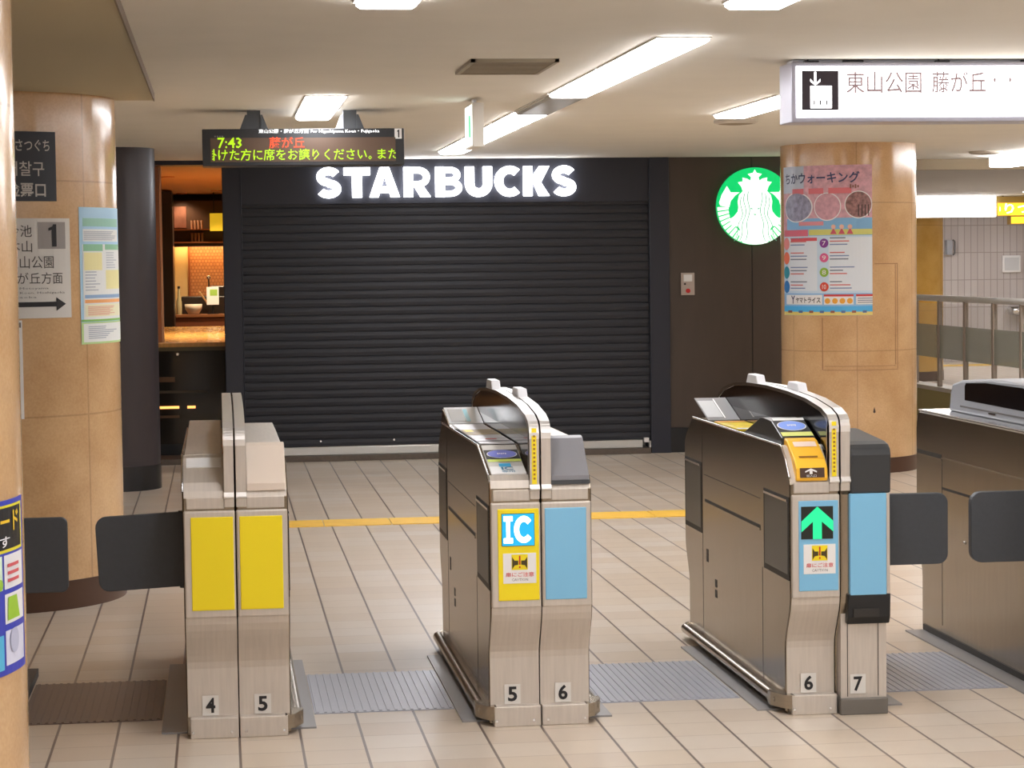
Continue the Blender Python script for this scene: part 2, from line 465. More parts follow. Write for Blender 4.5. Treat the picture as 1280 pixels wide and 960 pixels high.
GLYPH = {
    'S': band_of(arc(.40, .695, .265, .185, 25, 262, 22) + arc(.40, .295, .275, .175, 82, -155, 22), .25),
    'T': rc(0, .745, .84, 1) + rc(.265, 0, .575, .8),
    'A': [[(0, 0), (.29, 0), (.49, .70), (.49, 1), (.34, 1)], [(.98, 0), (.69, 0), (.49, .70), (.49, 1), (.64, 1)], [(.20, .15), (.78, .15), (.72, .36), (.26, .36)]],
    'R': rc(0, 0, .29, 1) + band_of([(.1, .895)] + arc(.46, .66, .27, .235, 90, -90) + [(.1, .425)], .205) + [[(.30, .42), (.58, .42), (.86, 0), (.53, 0)]],
    'B': rc(0, 0, .29, 1) + band_of([(.1, .90)] + arc(.45, .725, .24, .175, 90, -90) + [(.1, .55)], .19) + band_of([(.1, .50)] + arc(.47, .30, .27, .20, 90, -90) + [(.1, .10)], .195),
    'U': band_of([(.145, 1), (.145, .42)] + arc(.43, .42, .285, .285, 180, 360) + [(.715, .42), (.715, 1)], .285),
    'C': band_of(arc(.45, .5, .33, .375, 48, 312, 30), .25),
    'K': rc(0, 0, .29, 1) + [[(.24, .58), (.24, .40), (.55, .40), (.86, 1), (.53, 1)], [(.24, .66), (.46, .64), (.86, 0), (.51, 0)]],
}
for chh, (a, bb) in zip('STARBUCKS', edges):
    u0, u1 = (a - 396) * kx, (bb - 396) * kx
    v0, v1 = (-0.004, 0.239) if chh in 'SC' else (0.0, 0.235)
    if chh == 'U': v0 = -0.004
    g_ = GLYPH[chh]
    xs = [p[0] for q in g_ for p in q]; ys = [p[1] for q in g_ for p in q]
    fx = lambda x: u0 + (x - min(xs)) / (max(xs) - min(xs)) * (u1 - u0)
    fy = lambda y: v0 + (y - min(ys)) / (max(ys) - min(ys)) * (v1 - v0)
    b = MB()
    for q in g_: b.prism([(fx(x), fy(y)) for x, y in q], -0.064, -0.024, glow, 'y')
    b.build('letter', t)

# round illuminated logo
t = thing('round_logo_sign', 'round lit green and white emblem on the brown wall', 'sign', (4.288, YW, 1.972))
green = mat('logo_green', (0, 190, 100), 0.4, emit=0.42, emcol=(0, 225, 120))
lw = mat('logo_white', (250, 255, 252), 0.4, emit=0.58)
lg = mat('logo_line', (120, 205, 165), 0.4, emit=0.25)
R = 0.31
MB().lathe([(R, 0.0), (R, 0.05)], (0, 0.0, 0), green, 72, 'y').build('disc', t)
mp = plane_map((0, -0.05, 0))
b = MB()
def P(l, s=1): return [(s * x * R, y * R) for x, y in l]
crown = [(0, .95), (.05, .86), (.19, .83), (.10, .745), (.12, .66), (.20, .71), (.33, .74), (.32, .64), (.45, .62), (.36, .50), (.33, .40), (0, .47)]
b.poly(mp, P(crown), lw); b.poly(mp, P(crown, -1), lw)
half = [(0, .47), (.16, .455), (.30, .41), (.42, .29), (.46, .12), (.44, -.03), (.46, -.14), (.56, -.26), (.68, -.34), (.60, -.52), (.45, -.52), (.40, -.60), (.42, -.74), (.36, -.90), (.28, -.955), (.15, -.985), (0, -.995)]
b.poly(mp, P(half), lw); b.poly(mp, P(half, -1), lw)
for s in (-1, 1):
    b.poly(mp, P([(.74, .53), (.64, .36), (.40, .36), (.52, .28), (.64, .14), (.68, -.02), (.92, .02), (.95, .10), (.88, .30)], s), lw)
    for k in range(11):
        a0 = math.radians(-1 - k * 7.6); a1 = a0 - math.radians(5.6)
        ri = 0.70 + 0.008 * k
        ro = 0.998
        pts = [(ro * math.cos(a0), ro * math.sin(a0)), (ro * math.cos((a0 + a1) / 2), ro * math.sin((a0 + a1) / 2)), (ro * math.cos(a1), ro * math.sin(a1)), (ri * math.cos(a1), ri * math.sin(a1)), (ri * math.cos(a0), ri * math.sin(a0))]
        b.poly(mp, P(pts, s), lw, 0.0012)
    for x0, y0 in ((.17, .38), (.27, .33), (.36, .24)):
        pts = []
        for i in range(15):
            yy = y0 - i * (y0 + .9) / 14
            pts.append((x0 + 0.03 * math.sin(i * 0.9) + max(0, -yy - .3) * 0.25 * (x0 / .27), yy))
        w_ = 0.010
        for (xa, ya), (xb, yb) in zip(pts, pts[1:]):
            b.poly(mp, P([(xa - w_, ya), (xa + w_, ya), (xb + w_, yb), (xb - w_, yb)], s), lg, 0.002)
    b.poly(mp, P([(.06, -.06), (.12, -.04), (.12, -.08), (.06, -.085)], s), lg, 0.002)
b.poly(mp, P([(-.05, -.20), (.05, -.20), (.02, -.235), (-.02, -.235)]), lg, 0.002)
b.build('emblem', t)

# key switch on the brown wall
t = thing('key_switch_plate', 'small metal key switch plate with a red button on the brown wall', 'switch', (3.741, YW, 1.355))
MB().box(-0.055, 0.055, -0.015, 0, -0.09, 0.09, mat('switch_plate', (190, 176, 166), 0.4, metal=0.3)).build('plate', t, 0.003)
MB().box(-0.035, 0.035, -0.02, -0.014, 0.02, 0.075, paper).build('cover', t, 0.002)
MB().lathe([(0.018, 0), (0.018, 0.012)], (0, -0.014, -0.055), dred, 20, 'y').build('button', t)
MB().lathe([(0.008, 0), (0.008, 0.008)], (-0.025, -0.014, 0.0), darkmetal, 12, 'y').build('keyhole', t)

# ------------------------------------------------------------------ ceiling fixtures
tube_m = mat('lamp_diffuser', (255, 255, 255), 0.5, emit=LAMP, emcol=(250, 251, 255))
off_m = mat('lamp_unlit', (190, 186, 178), 0.25)
house = mat('lamp_housing', (214, 208, 200), 0.5)
def fixture(x, y0, y1, label, lit=True, drop=0.0, group=None, th=0.018):
    t = thing('ceiling_light', label, 'ceiling light', (x, (y0 + y1) / 2, CZ), group)
    L = (y1 - y0) / 2
    z = -0.006 - drop
    MB().box(-0.104, 0.104, -L, L, z, 0, house).build('housing', t)
    b = MB().prism([(-0.095, z), (-0.095, z - th + 0.01), (-0.08, z - th), (0.08, z - th), (0.095, z - th + 0.01), (0.095, z)], -L + 0.004, L - 0.004, tube_m if lit else off_m, 'y')
    b.build('diffuser', t)
    return t
fixture(0.54, 11.0, 12.55, 'bright ceiling light above the hanging departure board')
fixture(0.54, 5.6, 7.1, 'ceiling light cut off by the top edge, left of the two')
fixture(1.72, 5.6, 7.1, 'ceiling light cut off by the top edge, right of the two')
fixture(1.72, 8.18, 9.5, 'nearest lit ceiling light of the long diagonal row')
fixture(1.72, 9.54, 10.9, 'second lit ceiling light of the long diagonal row')
fixture(1.72, 10.95, 12.2, 'unlit ceiling light in the middle of the long diagonal row', lit=False)
fixture(1.72, 12.25, 13.2, 'short lit ceiling light just beyond the unlit one')
fixture(1.72, 13.35, 14.8, 'lit ceiling light next to the small hanging exit sign')
fixture(1.72, 14.85, 16.5, 'farthest lit ceiling light of the diagonal row, above the letters')
fixture(2.9, 11.05, 12.55, 'ceiling light partly hidden behind the left end of the white hanging sign')
fixture(5.26, 10.0, 13.5, 'ceiling light outside the right edge of the view')
for x in (-0.64, 0.54, 1.72, 2.9, 4.08, 5.26):
    for y in (-4.5, -1.2, 2.2):
        if x < -0.3 and y > 1: continue
        fixture(x, y, y + 1.55, 'ceiling light in the hall behind the camera', group='ceiling lights behind the camera')
for y in (5.2, 8.0):
    for x in (4.08, 5.26):
        fixture(x, y, y + 1.55, 'ceiling light over the hall to the right of the gates', group='ceiling lights right of the gates')
fixture(6.44, 15.0, 18.0, 'box ceiling light at the right edge in front of the beam', th=0.085)
fixture(6.44, 9.5, 13.5, 'ceiling light outside the right edge, beyond the rightmost gate')
fixture(9.3, 20.0, 25.0, 'long ceiling light added to brighten the passage beyond the railing', th=0.09)  # far hall lights from here on are added to brighten it
fixture(9.9, 19.0, 25.0, 'ceiling light added outside the frame to brighten the glass railing', th=0.09)  # added out of view so the railing gets more light
fixture(8.2, 27.5, 31.0, 'ceiling light added to brighten the far hall, hidden behind the white lit sign board', th=0.09)
fixture(9.8, 27.5, 31.0, 'ceiling light added to brighten the far hall, hidden behind the yellow lit sign', th=0.09)
fixture(11.6, 26.0, 31.0, 'ceiling light added to brighten the far tiled wall, outside the right edge', th=0.09)

# vents and speakers in the ceiling
t = thing('ceiling_vent', 'rectangular grey ceiling vent left of the long lit row', 'vent', (1.21, 9.36, CZ))
vm = mat('vent_grille', (160, 148, 128), 0.6)
b = MB()
for i in range(12):
    y = -0.26 + i * 0.047
    b.prism([(y, -0.012), (y + 0.028, -0.012), (y + 0.04, 0), (y + 0.012, 0)], -0.165, 0.165, vm)
b.build('louvres', t)
b = MB(); b.box(-0.18, 0.18, -0.29, -0.27, -0.014, 0, vm).box(-0.18, 0.18, 0.3, 0.32, -0.014, 0, vm).box(-0.18, -0.162, -0.29, 0.32, -0.014, 0, vm).box(0.162, 0.18, -0.29, 0.32, -0.014, 0, vm)
b.box(-0.165, 0.165, -0.28, 0.31, -0.003, 0, mat('vent_dark', (120, 108, 90), 0.8)); b.build('frame', t)
def speaker(x, y, label):
    t = thing('ceiling_speaker', label, 'speaker', (x, y, CZ))
    MB().lathe([(0.13, 0), (0.13, -0.012), (0.112, -0.022)], (0, 0, 0), mat('speaker_ring', (196, 186, 172), 0.5), 40).build('ring', t)
    MB().lathe([(0.112, -0.021), (0.06, -0.026), (0.0, -0.027)], (0, 0, 0), mat('speaker_grille', (150, 134, 112), 0.7), 40).build('grille', t)
speaker(3.06, 13.1, 'round ceiling speaker left of the white hanging sign')
speaker(6.0, 17.1, 'dark round ceiling speaker near the right edge, before the beam')

# ------------------------------------------------------------------ hanging signs
# departure board
t = thing('departure_board', 'black hanging LED departure board with green and orange writing', 'sign', (0.465, 12.0, 2.0765))
bm = mat('board_case', (36, 37, 40), 0.35)
b = MB(); b.box(-0.533, 0.533, 0.0, 0.22, -0.002, 0.192, bm); b.build('case', t, 0.004)
mp = plane_map((-0.533, 0, 0))
W = 1.066; HH = 0.19
def bx(x): return (x - 253) / 252 * W
def by(y): return (205 - y) / 46.0 * HH
b = MB()
b.sheet(mp, bx(263), by(200.5), bx(494), by(170), mat('led_screen', (86, 66, 52), 0.3), 0.003)
b.build('screen', t)
lgreen = mat('led_green', (90, 120, 10), 0.5, emit=0.62, emcol=(186, 240, 12)); lor = mat('led_orange', (140, 40, 20), 0.5, emit=0.75, emcol=(255, 84, 40))
MB().text(mp, '7:43', bx(272), by(183), bx(302), by(169.5), lgreen, 0.006, bold=0.012, res=1).build('time_readout', t)
b = MB()
b.text(mp, '掛けた方に席をお譲りください。', bx(256.5), by(199), bx(464), by(184), lgreen, 0.006, bold=0.008, res=1, clip=(bx(265), bx(494)))
MB().text(mp, 'また', bx(471), by(198), bx(497), by(185), lgreen, 0.006, bold=0.008, res=1, clip=(bx(265), bx(494))).build('message_continuation', t)
b.build('message_readout', t)
MB().text(mp, '藤が丘', bx(336), by(183.5), bx(380), by(169), lor, 0.006, bold=0.012, res=1).build('destination_readout', t)
b = MB()
b.text(mp, '東山公園・藤が丘方面 For Higashiyama Koen・Fujigaoka', bx(323), by(165), bx(474), by(159), mat('board_white', (240, 240, 240), 0.5, emit=0.8), 0.003, bold=0.012, res=1)
b.rect(mp, bx(493), by(172), bx(502), by(159), paper, 0.002)
b.poly(mp, [(bx(497.3), by(170.5)), (bx(498.9), by(170.5)), (bx(498.9), by(160.5)), (bx(497.6), by(160.5)), (bx(495.8), by(163)), (bx(497.3), by(163))], ink, 0.004)
for k in range(4): b.rect(mp, bx(268 + 3 * k), by(168.8), bx(270 + 3 * k), by(167), greyink, 0.003)
b.build('header_print', t)
for xx, mm in ((-0.26, charcoal_lid), (0.25, greyplastic)):
    b = MB()
    b.box(xx - 0.035, xx + 0.035, 0.06, 0.16, 0.19, CZ - 2.0765, charcoal_lid)
    b.prism([(xx - 0.075, 0.192), (xx - 0.045, 0.27), (xx - 0.035, 0.27), (xx - 0.035, 0.192)], 0.05, 0.17, mm, 'y')
    b.prism([(xx + 0.075, 0.192), (xx + 0.045, 0.27), (xx + 0.035, 0.27), (xx + 0.035, 0.192)], 0.05, 0.17, charcoal_lid, 'y')
    b.build('hanger', t)

# white hanging direction sign
SY = 9.1
t = thing('hanging_direction_sign', 'long white lit hanging sign with a train pictogram', 'sign', (2.362, SY, 2.11))
sm = mat('sign_case', (168, 166, 178), 0.3, metal=0.4)
SW, SH = 2.4, 0.247
b = MB(); b.box(0, SW, 0.0, 0.2, 0, SH, sm); b.build('case', t, 0.004)
mp = plane_map((0, -0.002, 0))
pxm = (2.887 - 2.362) / (1152 - 990)   # metres per photo pixel at the sign
def sx_(x): return (x - 990) * pxm
def sy_(y): return (152.5 - y) / 75.5 * SH
white_e = mat('sign_face_glow', (255, 255, 255), 0.4, emit=2.2)
MB().sheet(mp, sx_(996), sy_(146.5), SW - 0.02, sy_(82), white_e, 0.004).build('lit_face', t)
b = MB()
icon = mat('sign_icon', (58, 50, 60), 0.5)
pale = mat('sign_pale', (226, 214, 214), 0.5, emit=0.8)
sink = mat('sign_text', (150, 128, 132), 0.5, emit=0.25)
b.rect(mp, sx_(1003), sy_(137.5), sx_(1051), sy_(88), icon, 0.005)
b.rect(mp, sx_(1014), sy_(135), sx_(1042), sy_(107), white_e, 0.007)
for i in range(3): b.rect(mp, sx_(1018 + 8 * i), sy_(131), sx_(1020 + 8 * i), sy_(125), icon, 0.008)
b.rect(mp, sx_(1029), sy_(114.5), sx_(1038), sy_(112), pale, 0.008)
b.rect(mp, sx_(1019.2), sy_(104), sx_(1021.8), sy_(89.5), white_e, 0.007)
b.poly(mp, [(sx_(x), sy_(y)) for x, y in ((1014, 98), (1020.5, 105.5), (1027, 98), (1027, 101.5), (1020.5, 106.5), (1014, 101.5))], white_e, 0.0075)
b.build('pictogram', t)
b = MB()
b.text(mp, '東山公園', sx_(1061), sy_(116.5), sx_(1160.5), sy_(89), sink, 0.006, 0.008)
b.build('station_name', t)
b = MB()
b.text(mp, '藤が丘', sx_(1174), sy_(116.5), sx_(1246), sy_(89), sink, 0.006, 0.008)
b.text(mp, '・ ・', sx_(1256), sy_(103), sx_(1280), sy_(97), sink, 0.006)
b.build('station_name', t)
b = MB()
b.text(mp, 'For Higashiyama Koen, Fujigaoka', sx_(1061), sy_(138), sx_(1225), sy_(127), pale, 0.006)
b.build('english_line', t)
MB().box(0.02, SW, 0.05, 0.15, SH + 0.004, CZ - 2.11, whiteplastic).build('ceiling_rail', t)
for xx in (0.23, 1.0, 2.0): MB().box(xx, xx + 0.09, 0.04, 0.16, SH - 0.003, CZ - 2.11, charcoal_lid).build('hanger', t, 0.003)
for xx in (0.06, 0.62): MB().box(xx, xx + 0.06, 0.01, 0.03, SH - 0.001, SH + 0.008, black).tube((xx + 0.015, 0.02, SH), (xx + 0.015, 0.02, SH + 0.014), 0.004, black).build('latch', t)

# small exit sign seen edge-on
t = thing('exit_sign', 'small hanging exit sign seen edge-on next to the diagonal light row', 'sign', (1.30, 11.3, 2.125))
MB().box(-0.028, 0.03, -0.12, 0.2, 0, 0.22, mat('exit_case', (222, 216, 206), 0.5)).build('case', t, 0.003)
mp = plane_map((-0.028, 0.2, 0), (0, -1, 0))
b = MB().sheet(mp, 0.01, 0.01, 0.31, 0.21, mat('exit_face', (245, 250, 246), 0.5, emit=1.0), 0.003)
b.rect(mp, 0.2, 0.05, 0.27, 0.16, mat('exit_green', (20, 190, 110), 0.5, emit=0.6), 0.005); b.build('lit_face', t)
MB().tube((0, 0.04, 0.22), (0, 0.04, CZ - 2.125), 0.012, whiteplastic).build('hanger', t)

# ------------------------------------------------------------------ signs and posters on the pillars
Lm = cyl_map(-1.06, 10.8, 0.594)
a2u = lambda d: math.radians(d) * 0.594
signblack = mat('sign_black', (40, 42, 50), 0.45)
b = MB().sheet(Lm, a2u(-4), 1.848, a2u(35.5), 2.158, signblack, 0.006)
wt = mat('sign_letter', (196, 190, 184), 0.5)
b.text(Lm, 'かいさつぐち', a2u(9), 2.070, a2u(32.5), 2.122, wt, 0.008, 0.008)
b.text(Lm, '개찰구', a2u(13), 1.96, a2u(29.8), 2.025, wt, 0.008, 0.006)
b.text(Lm, '检票口', a2u(13), 1.866, a2u(30.3), 1.932, wt, 0.008, 0.02)
tag(b.build('direction_sign'), 'black sign with pale Japanese and Korean lettering on the wide pillar', 'sign')
for zz in (1.985, 1.88):
    pass
signwhite = mat('sign_white', (222, 218, 212), 0.5)
b = MB().sheet(Lm, a2u(-0.5), 1.325, a2u(41.8), 1.772, signwhite, 0.006)
sgrey = mat('sign_grey', (160, 154, 150), 0.5)
b.rect(Lm, a2u(26.2), 1.635, a2u(39.3), 1.755, sgrey, 0.007)
b.poly(Lm, [(a2u(32.6), 1.645), (a2u(34.8), 1.645), (a2u(34.8), 1.745), (a2u(33.3), 1.745), (a2u(32.8), 1.735), (a2u(31), 1.728), (a2u(31), 1.716), (a2u(32.6), 1.72)], ink, 0.009)
tk = mat('sign_text_grey', (74, 68, 64), 0.5)
b.text(Lm, '今池', a2u(13), 1.688, a2u(23.5), 1.742, tk, 0.008)
b.text(Lm, '本山', a2u(13), 1.62, a2u(23.5), 1.672, tk, 0.008)
b.text(Lm, '東山公園', a2u(12.3), 1.548, a2u(33.2), 1.604, tk, 0.008)
b.text(Lm, '藤が丘方面', a2u(11.3), 1.478, a2u(37.4), 1.53, tk, 0.008)
b.text(Lm, 'For Imaike, Motoyama', a2u(3), 1.452, a2u(30.5), 1.464, greyink, 0.008, res=1)
b.text(Lm, 'Higashiyama Koen, Hoshigaoka', a2u(3), 1.432, a2u(38.3), 1.444, greyink, 0.008, res=1)
b.text(Lm, 'and Fujigaoka', a2u(3), 1.413, a2u(25), 1.424, greyink, 0.008, res=1)
b.rect(Lm, a2u(3), 1.376, a2u(34.5), 1.398, ink, 0.008)
b.poly(Lm, [(a2u(34), 1.418), (a2u(38.8), 1.387), (a2u(34), 1.356)], ink, 0.0085)
tag(b.build('direction_sign'), 'white sign with a grey number 1 box and black arrow on the wide pillar', 'sign')
b = MB().sheet(Lm, a2u(-2), 0.876, a2u(18.4), 1.317, paper, 0.006)
b.rect(Lm, a2u(16.2), 1.285, a2u(17.8), 1.308, greyink, 0.008)
tag(b.build('notice_board'), 'white notice edge just visible below the white sign at the left', 'notice')

# town poster on the wide pillar
def poster_town():
    c = lambda n, rgb: mat('town_' + n, rgb, 0.5)
    b = MB(); u0, u1, z0, z1 = a2u(47.5), a2u(88), 1.199, 1.824
    b.sheet(Lm, u0, z0, u1, z1, c('blue', (176, 214, 240)), 0.002)
    U = lambda x: u0 + (u1 - u0) * x; Z = lambda y: z1 - (z1 - z0) * y
    def r(x0, y0, x1, y1, n, rgb, d=0.003): b.rect(Lm, U(x0), Z(y1), U(x1), Z(y0), c(n, rgb), d)
    r(0, 0.84, 1, 1, 'lime', (190, 220, 150)); r(0.03, 0.85, 1, 0.985, 'white', (236, 238, 236), 0.004)
    r(0.05, 0.08, 0.9, 0.14, 'teal', (150, 200, 182)); r(0.05, 0.16, 0.9, 0.25, 'white', (236, 238, 236))
    r(0.04, 0.27, 0.98, 0.82, 'white', (236, 238, 236), 0.003)
    r(0.05, 0.27, 0.40, 0.32, 'green', (140, 196, 158), 0.004); r(0.45, 0.27, 0.95, 0.31, 'green', (140, 196, 158), 0.004)
    r(0.06, 0.33, 0.38, 0.46, 'cream', (240, 232, 170), 0.004); r(0.46, 0.46, 0.95, 0.6, 'cream', (240, 232, 170), 0.004)
    r(0.06, 0.64, 0.95, 0.665, 'steelblue', (146, 178, 214), 0.004); r(0.06, 0.675, 0.95, 0.7, 'orange', (244, 172, 104), 0.004)
    r(0.06, 0.71, 0.95, 0.80, 'cream2', (244, 240, 206), 0.004); r(0.0, 0.82, 1, 0.835, 'green2', (130, 190, 90), 0.004)
    for k in range(7):
        r(0.07, 0.47 + 0.022 * k, 0.07 + 0.26 * random.uniform(0.6, 1), 0.476 + 0.022 * k, 'line', (170, 176, 190), 0.005)
        r(0.47, 0.33 + 0.018 * k, 0.47 + 0.4 * random.uniform(0.5, 1), 0.335 + 0.018 * k, 'line', (170, 176, 190), 0.005)
        r(0.06, 0.175 + 0.01 * k, 0.8 * random.uniform(0.6, 1), 0.179 + 0.01 * k, 'line', (170, 176, 190), 0.005)
        r(0.1, 0.87 + 0.014 * k, 0.4 + 0.4 * random.uniform(0, 1), 0.876 + 0.014 * k, 'line', (170, 176, 190), 0.006)
        r(0.1, 0.725 + 0.01 * k, 0.5 + 0.3 * random.uniform(0, 1), 0.729 + 0.01 * k, 'pinkline', (232, 160, 140), 0.006)
    tag(b.build('poster'), 'pale blue poster with small tables wrapped round the right side of the wide pillar', 'poster')
poster_town()

# cherry blossom walking poster
def poster_walk():
    Rr = 0.494
    mp = cyl_map(4.599, 16.097, Rr)
    c = lambda n, rgb: mat('walk_' + n, rgb, 0.4)
    u0, u1, z0, z1 = -1.48 * Rr, 0.07 * Rr, 1.137, 2.21
    b = MB(); b.sheet(mp, u0, z0, u1, z1, c('sky', (150, 196, 236)), 0.002)
    # photo-x to arc length, so the layout follows the sheet round the pillar
    def U(x):
        q = max(-0.998, min(0.998, (x - 1061) / 85.5)); return max(u0, min(u1, (math.asin(q) - 0.265) * Rr))
    def Z(y): return z1 - (y - 207) / (392.5 - 207) * (z1 - z0)
    def r(x0, y0, x1, y1, n, rgb, d=0.003): b.rect(mp, U(x0), Z(y1), U(x1), Z(y0), c(n, rgb), d)
    petal = mat('walk_blossom', (218, 170, 184), 0.4, noise=0.22, nscale=26)
    b.rect(mp, u0, Z(292), u1, z1, petal, 0.003)
    b.rect(mp, u0, Z(240), U(1006), z1, c('pale', (196, 206, 224)), 0.0035)
    r(985, 272, 1093, 293, 'sky2', (132, 186, 230), 0.0038)
    r(1012, 286, 1093, 293, 'meadow', (214, 214, 120), 0.004)
    phot = [mat('walk_photo_a', (150, 150, 176), 0.4, noise=0.35, nscale=30), mat('walk_photo_b', (206, 158, 172), 0.4, noise=0.2, nscale=30), mat('walk_photo_c', (150, 110, 108), 0.4, noise=0.55, nscale=40)]
    for k, (x, rr) in enumerate(((1000, 17), (1035, 16.5), (1073, 17.5))):
        xa, xb = U(x - rr), U(x + rr); zc = Z(258 if k != 2 else 256); rz = (xb - xa) / 2 * (0.72 if k == 0 else 1.0)
        b.disc(mp, (xa + xb) / 2, zc, (xb - xa) / 2, c('white', (240, 238, 240)), 0.0045, max(rz, 0.09))
        b.disc(mp, (xa + xb) / 2, zc, (xb - xa) / 2 * 0.93, phot[k], 0.0055, max(rz, 0.09) * 0.93)
    for k in range(4): r(1072 + 4 * k, 256, 1073.2 + 4 * k, 270, 'trunk', (70, 50, 46), 0.0065)
    r(982, 286, 1011, 294, 'rose', (220, 110, 130), 0.005); r(1000, 276, 1030, 281, 'pinkbar', (226, 150, 160), 0.006)
    for k in range(3): b.disc(mp, U(1042 + 10 * k), Z(283), 0.016, c('skin', (236, 190, 170)), 0.006); b.poly(mp, [(U(1038 + 10 * k), Z(292)), (U(1046 + 10 * k), Z(292)), (U(1042 + 10 * k), Z(284))], c('coat', (210, 90, 110)), 0.0058)
    navy = c('navy', (60, 70, 110))
    b.text(mp, 'ちかウォーキング', U(984), Z(229), U(1074), Z(215), navy, 0.006, 0.02)
    for k in range(4): r(1062 + 3 * k, 231 + k % 2, 1064 + 3 * k, 236 - k % 2, 'brown', (150, 104, 90), 0.006)
    for xa, xb in ((992, 1006), (1012, 1030), (1036, 1064)): r(xa, 235, xb, 242, 'pink', (226, 122, 132), 0.005)
    # lower half: list of walks
    r(981, 294, 1092, 365, 'list', (206, 226, 244), 0.003)
    r(986, 296, 1022, 362, 'list2', (226, 234, 244), 0.004); r(1036, 296, 1090, 362, 'list2', (226, 234, 244), 0.004)
    cols = [[(238, 170, 60), (240, 150, 150), (236, 120, 90), (60, 160, 180), (60, 130, 200)], [(134, 60, 150), (226, 100, 150), (150, 190, 70), (220, 80, 60)]]
    for i, y in enumerate((303, 321, 339, 357)):
        for q, (x, col) in enumerate(((984.5, cols[0][i + 1]), (1030.5, cols[1][i]))):
            b.disc(mp, U(x), Z(y), 0.033 if q else 0.045, c('dot%d%d' % (i, q), col), 0.006)
            if q: b.text(mp, ('7', '9', '8', '10')[i], U(x) - 0.014, Z(y) - 0.016, U(x) + 0.014, Z(y) + 0.016, c('white', (240, 238, 240)), 0.008)
            for j in range(3):
                x0 = x + (5 if q == 0 else 7)
                r(x0, y - 7 + 4 * j, x0 + random.uniform(14, 30 if q else 22), y - 5.6 + 4 * j, 'ln%d' % ((i + j) % 3), [(120, 130, 150), (216, 120, 120), (130, 150, 190)][(i + j) % 3], 0.006)
    r(990, 296, 1022, 300, 'redln', (220, 90, 100), 0.006)
    # sponsor row
    r(984, 367, 1028, 379, 'white', (240, 238, 240), 0.005); r(1030, 367, 1066, 379, 'white', (240, 238, 240), 0.005); r(1069, 367, 1091, 379, 'white', (240, 238, 240), 0.005)
    r(1030, 366.5, 1066, 369, 'red', (210, 60, 60), 0.006); r(1069, 366.5, 1091, 369, 'red', (210, 60, 60), 0.006)
    for k in range(4): b.disc(mp, U(1034.5 + 9 * k), Z(374.5), 0.02, c('amber', (240, 170, 60)), 0.007)
    b.text(mp, 'ヤマトライス', U(996), Z(377), U(1026), Z(370), ink, 0.007, 0.02)
    b.text(mp, 'Y', U(990), Z(378), U(995), Z(368), c('navy', (60, 70, 110)), 0.007, 0.02)
    for k in range(3): r(1071, 371 + 2.5 * k, 1089, 372 + 2.5 * k, 'ln0', (120, 130, 150), 0.007)
    r(981, 381, 1092, 388, 'azure', (80, 180, 236), 0.004); r(981, 388, 1092, 392.3, 'sand', (228, 210, 120), 0.004)
    for k in range(8): r(986 + 13 * k, 386.5, 991 + 13 * k, 389.5, 'tiny%d' % (k % 2), [(150, 90, 70), (90, 110, 160)][k % 2], 0.005)
    tag(b.build('poster'), 'pink cherry blossom poster with three round photos on the tan pillar', 'poster')
poster_walk()

# blue poster low on the nearest pillar
def poster_near():
    mp = cyl_map(*NP)
    c = lambda n, rgb: mat('near_' + n, rgb, 0.4)
    a = math.radians
    uR = a(86) * 0.594; uL = a(40) * 0.594
    z0, z1 = 0.585, 1.0
    b = MB(); b.sheet(mp, uL, z0, uR, z1, c('blue', (60, 70, 190)), 0.002)
    zz = lambda y: z1 - (y - 605) / (815 - 605) * (z1 - z0)
    uu = lambda d: a(d) * 0.594
    def r(d0, y0, d1, y1, n, rgb, d=0.003): b.rect(mp, uu(d0), zz(y1), uu(d1), zz(y0), c(n, rgb), d)
    r(41, 611, 84, 668, 'yellow', (236, 226, 50)); r(42, 614, 82.5, 664, 'black', (32, 30, 34), 0.004)
    b.text(mp, 'カード', uu(63), zz(643), uu(80), zz(618), c('gold', (244, 206, 40)), 0.006, 0.02)
    b.text(mp, 'です', uu(62), zz(661), uu(74), zz(648), c('white', (240, 240, 244)), 0.006, 0.01)
    r(41, 671, 70, 712, 'mint', (216, 238, 220)); r(71, 671, 84, 712, 'white', (240, 240, 244))
    for k in range(3): r(72.5, 682 + 9 * k, 80, 686 + 9 * k, 'red', (214, 90, 100), 0.005)
    r(71, 718, 84, 754, 'white', (240, 240, 244)); b.poly(mp, [(uu(72), zz(750)), (uu(80), zz(750)), (uu(78), zz(722)), (uu(72.5), zz(722))], c('lime', (160, 206, 60)), 0.005)
    r(41, 766, 70, 808, 'cyan', (90, 190, 230)); r(71, 762, 84, 804, 'lav', (220, 222, 244)); b.disc(mp, uu(76), zz(776), 0.03, c('grey', (190, 194, 220)), 0.005)
    b.disc(mp, uu(68.5), zz(705), 0.014, c('lime', (160, 206, 60)), 0.005)
    tag(b.build('poster'), 'blue and yellow card poster low on the nearest pillar at the left edge', 'poster')
poster_near()

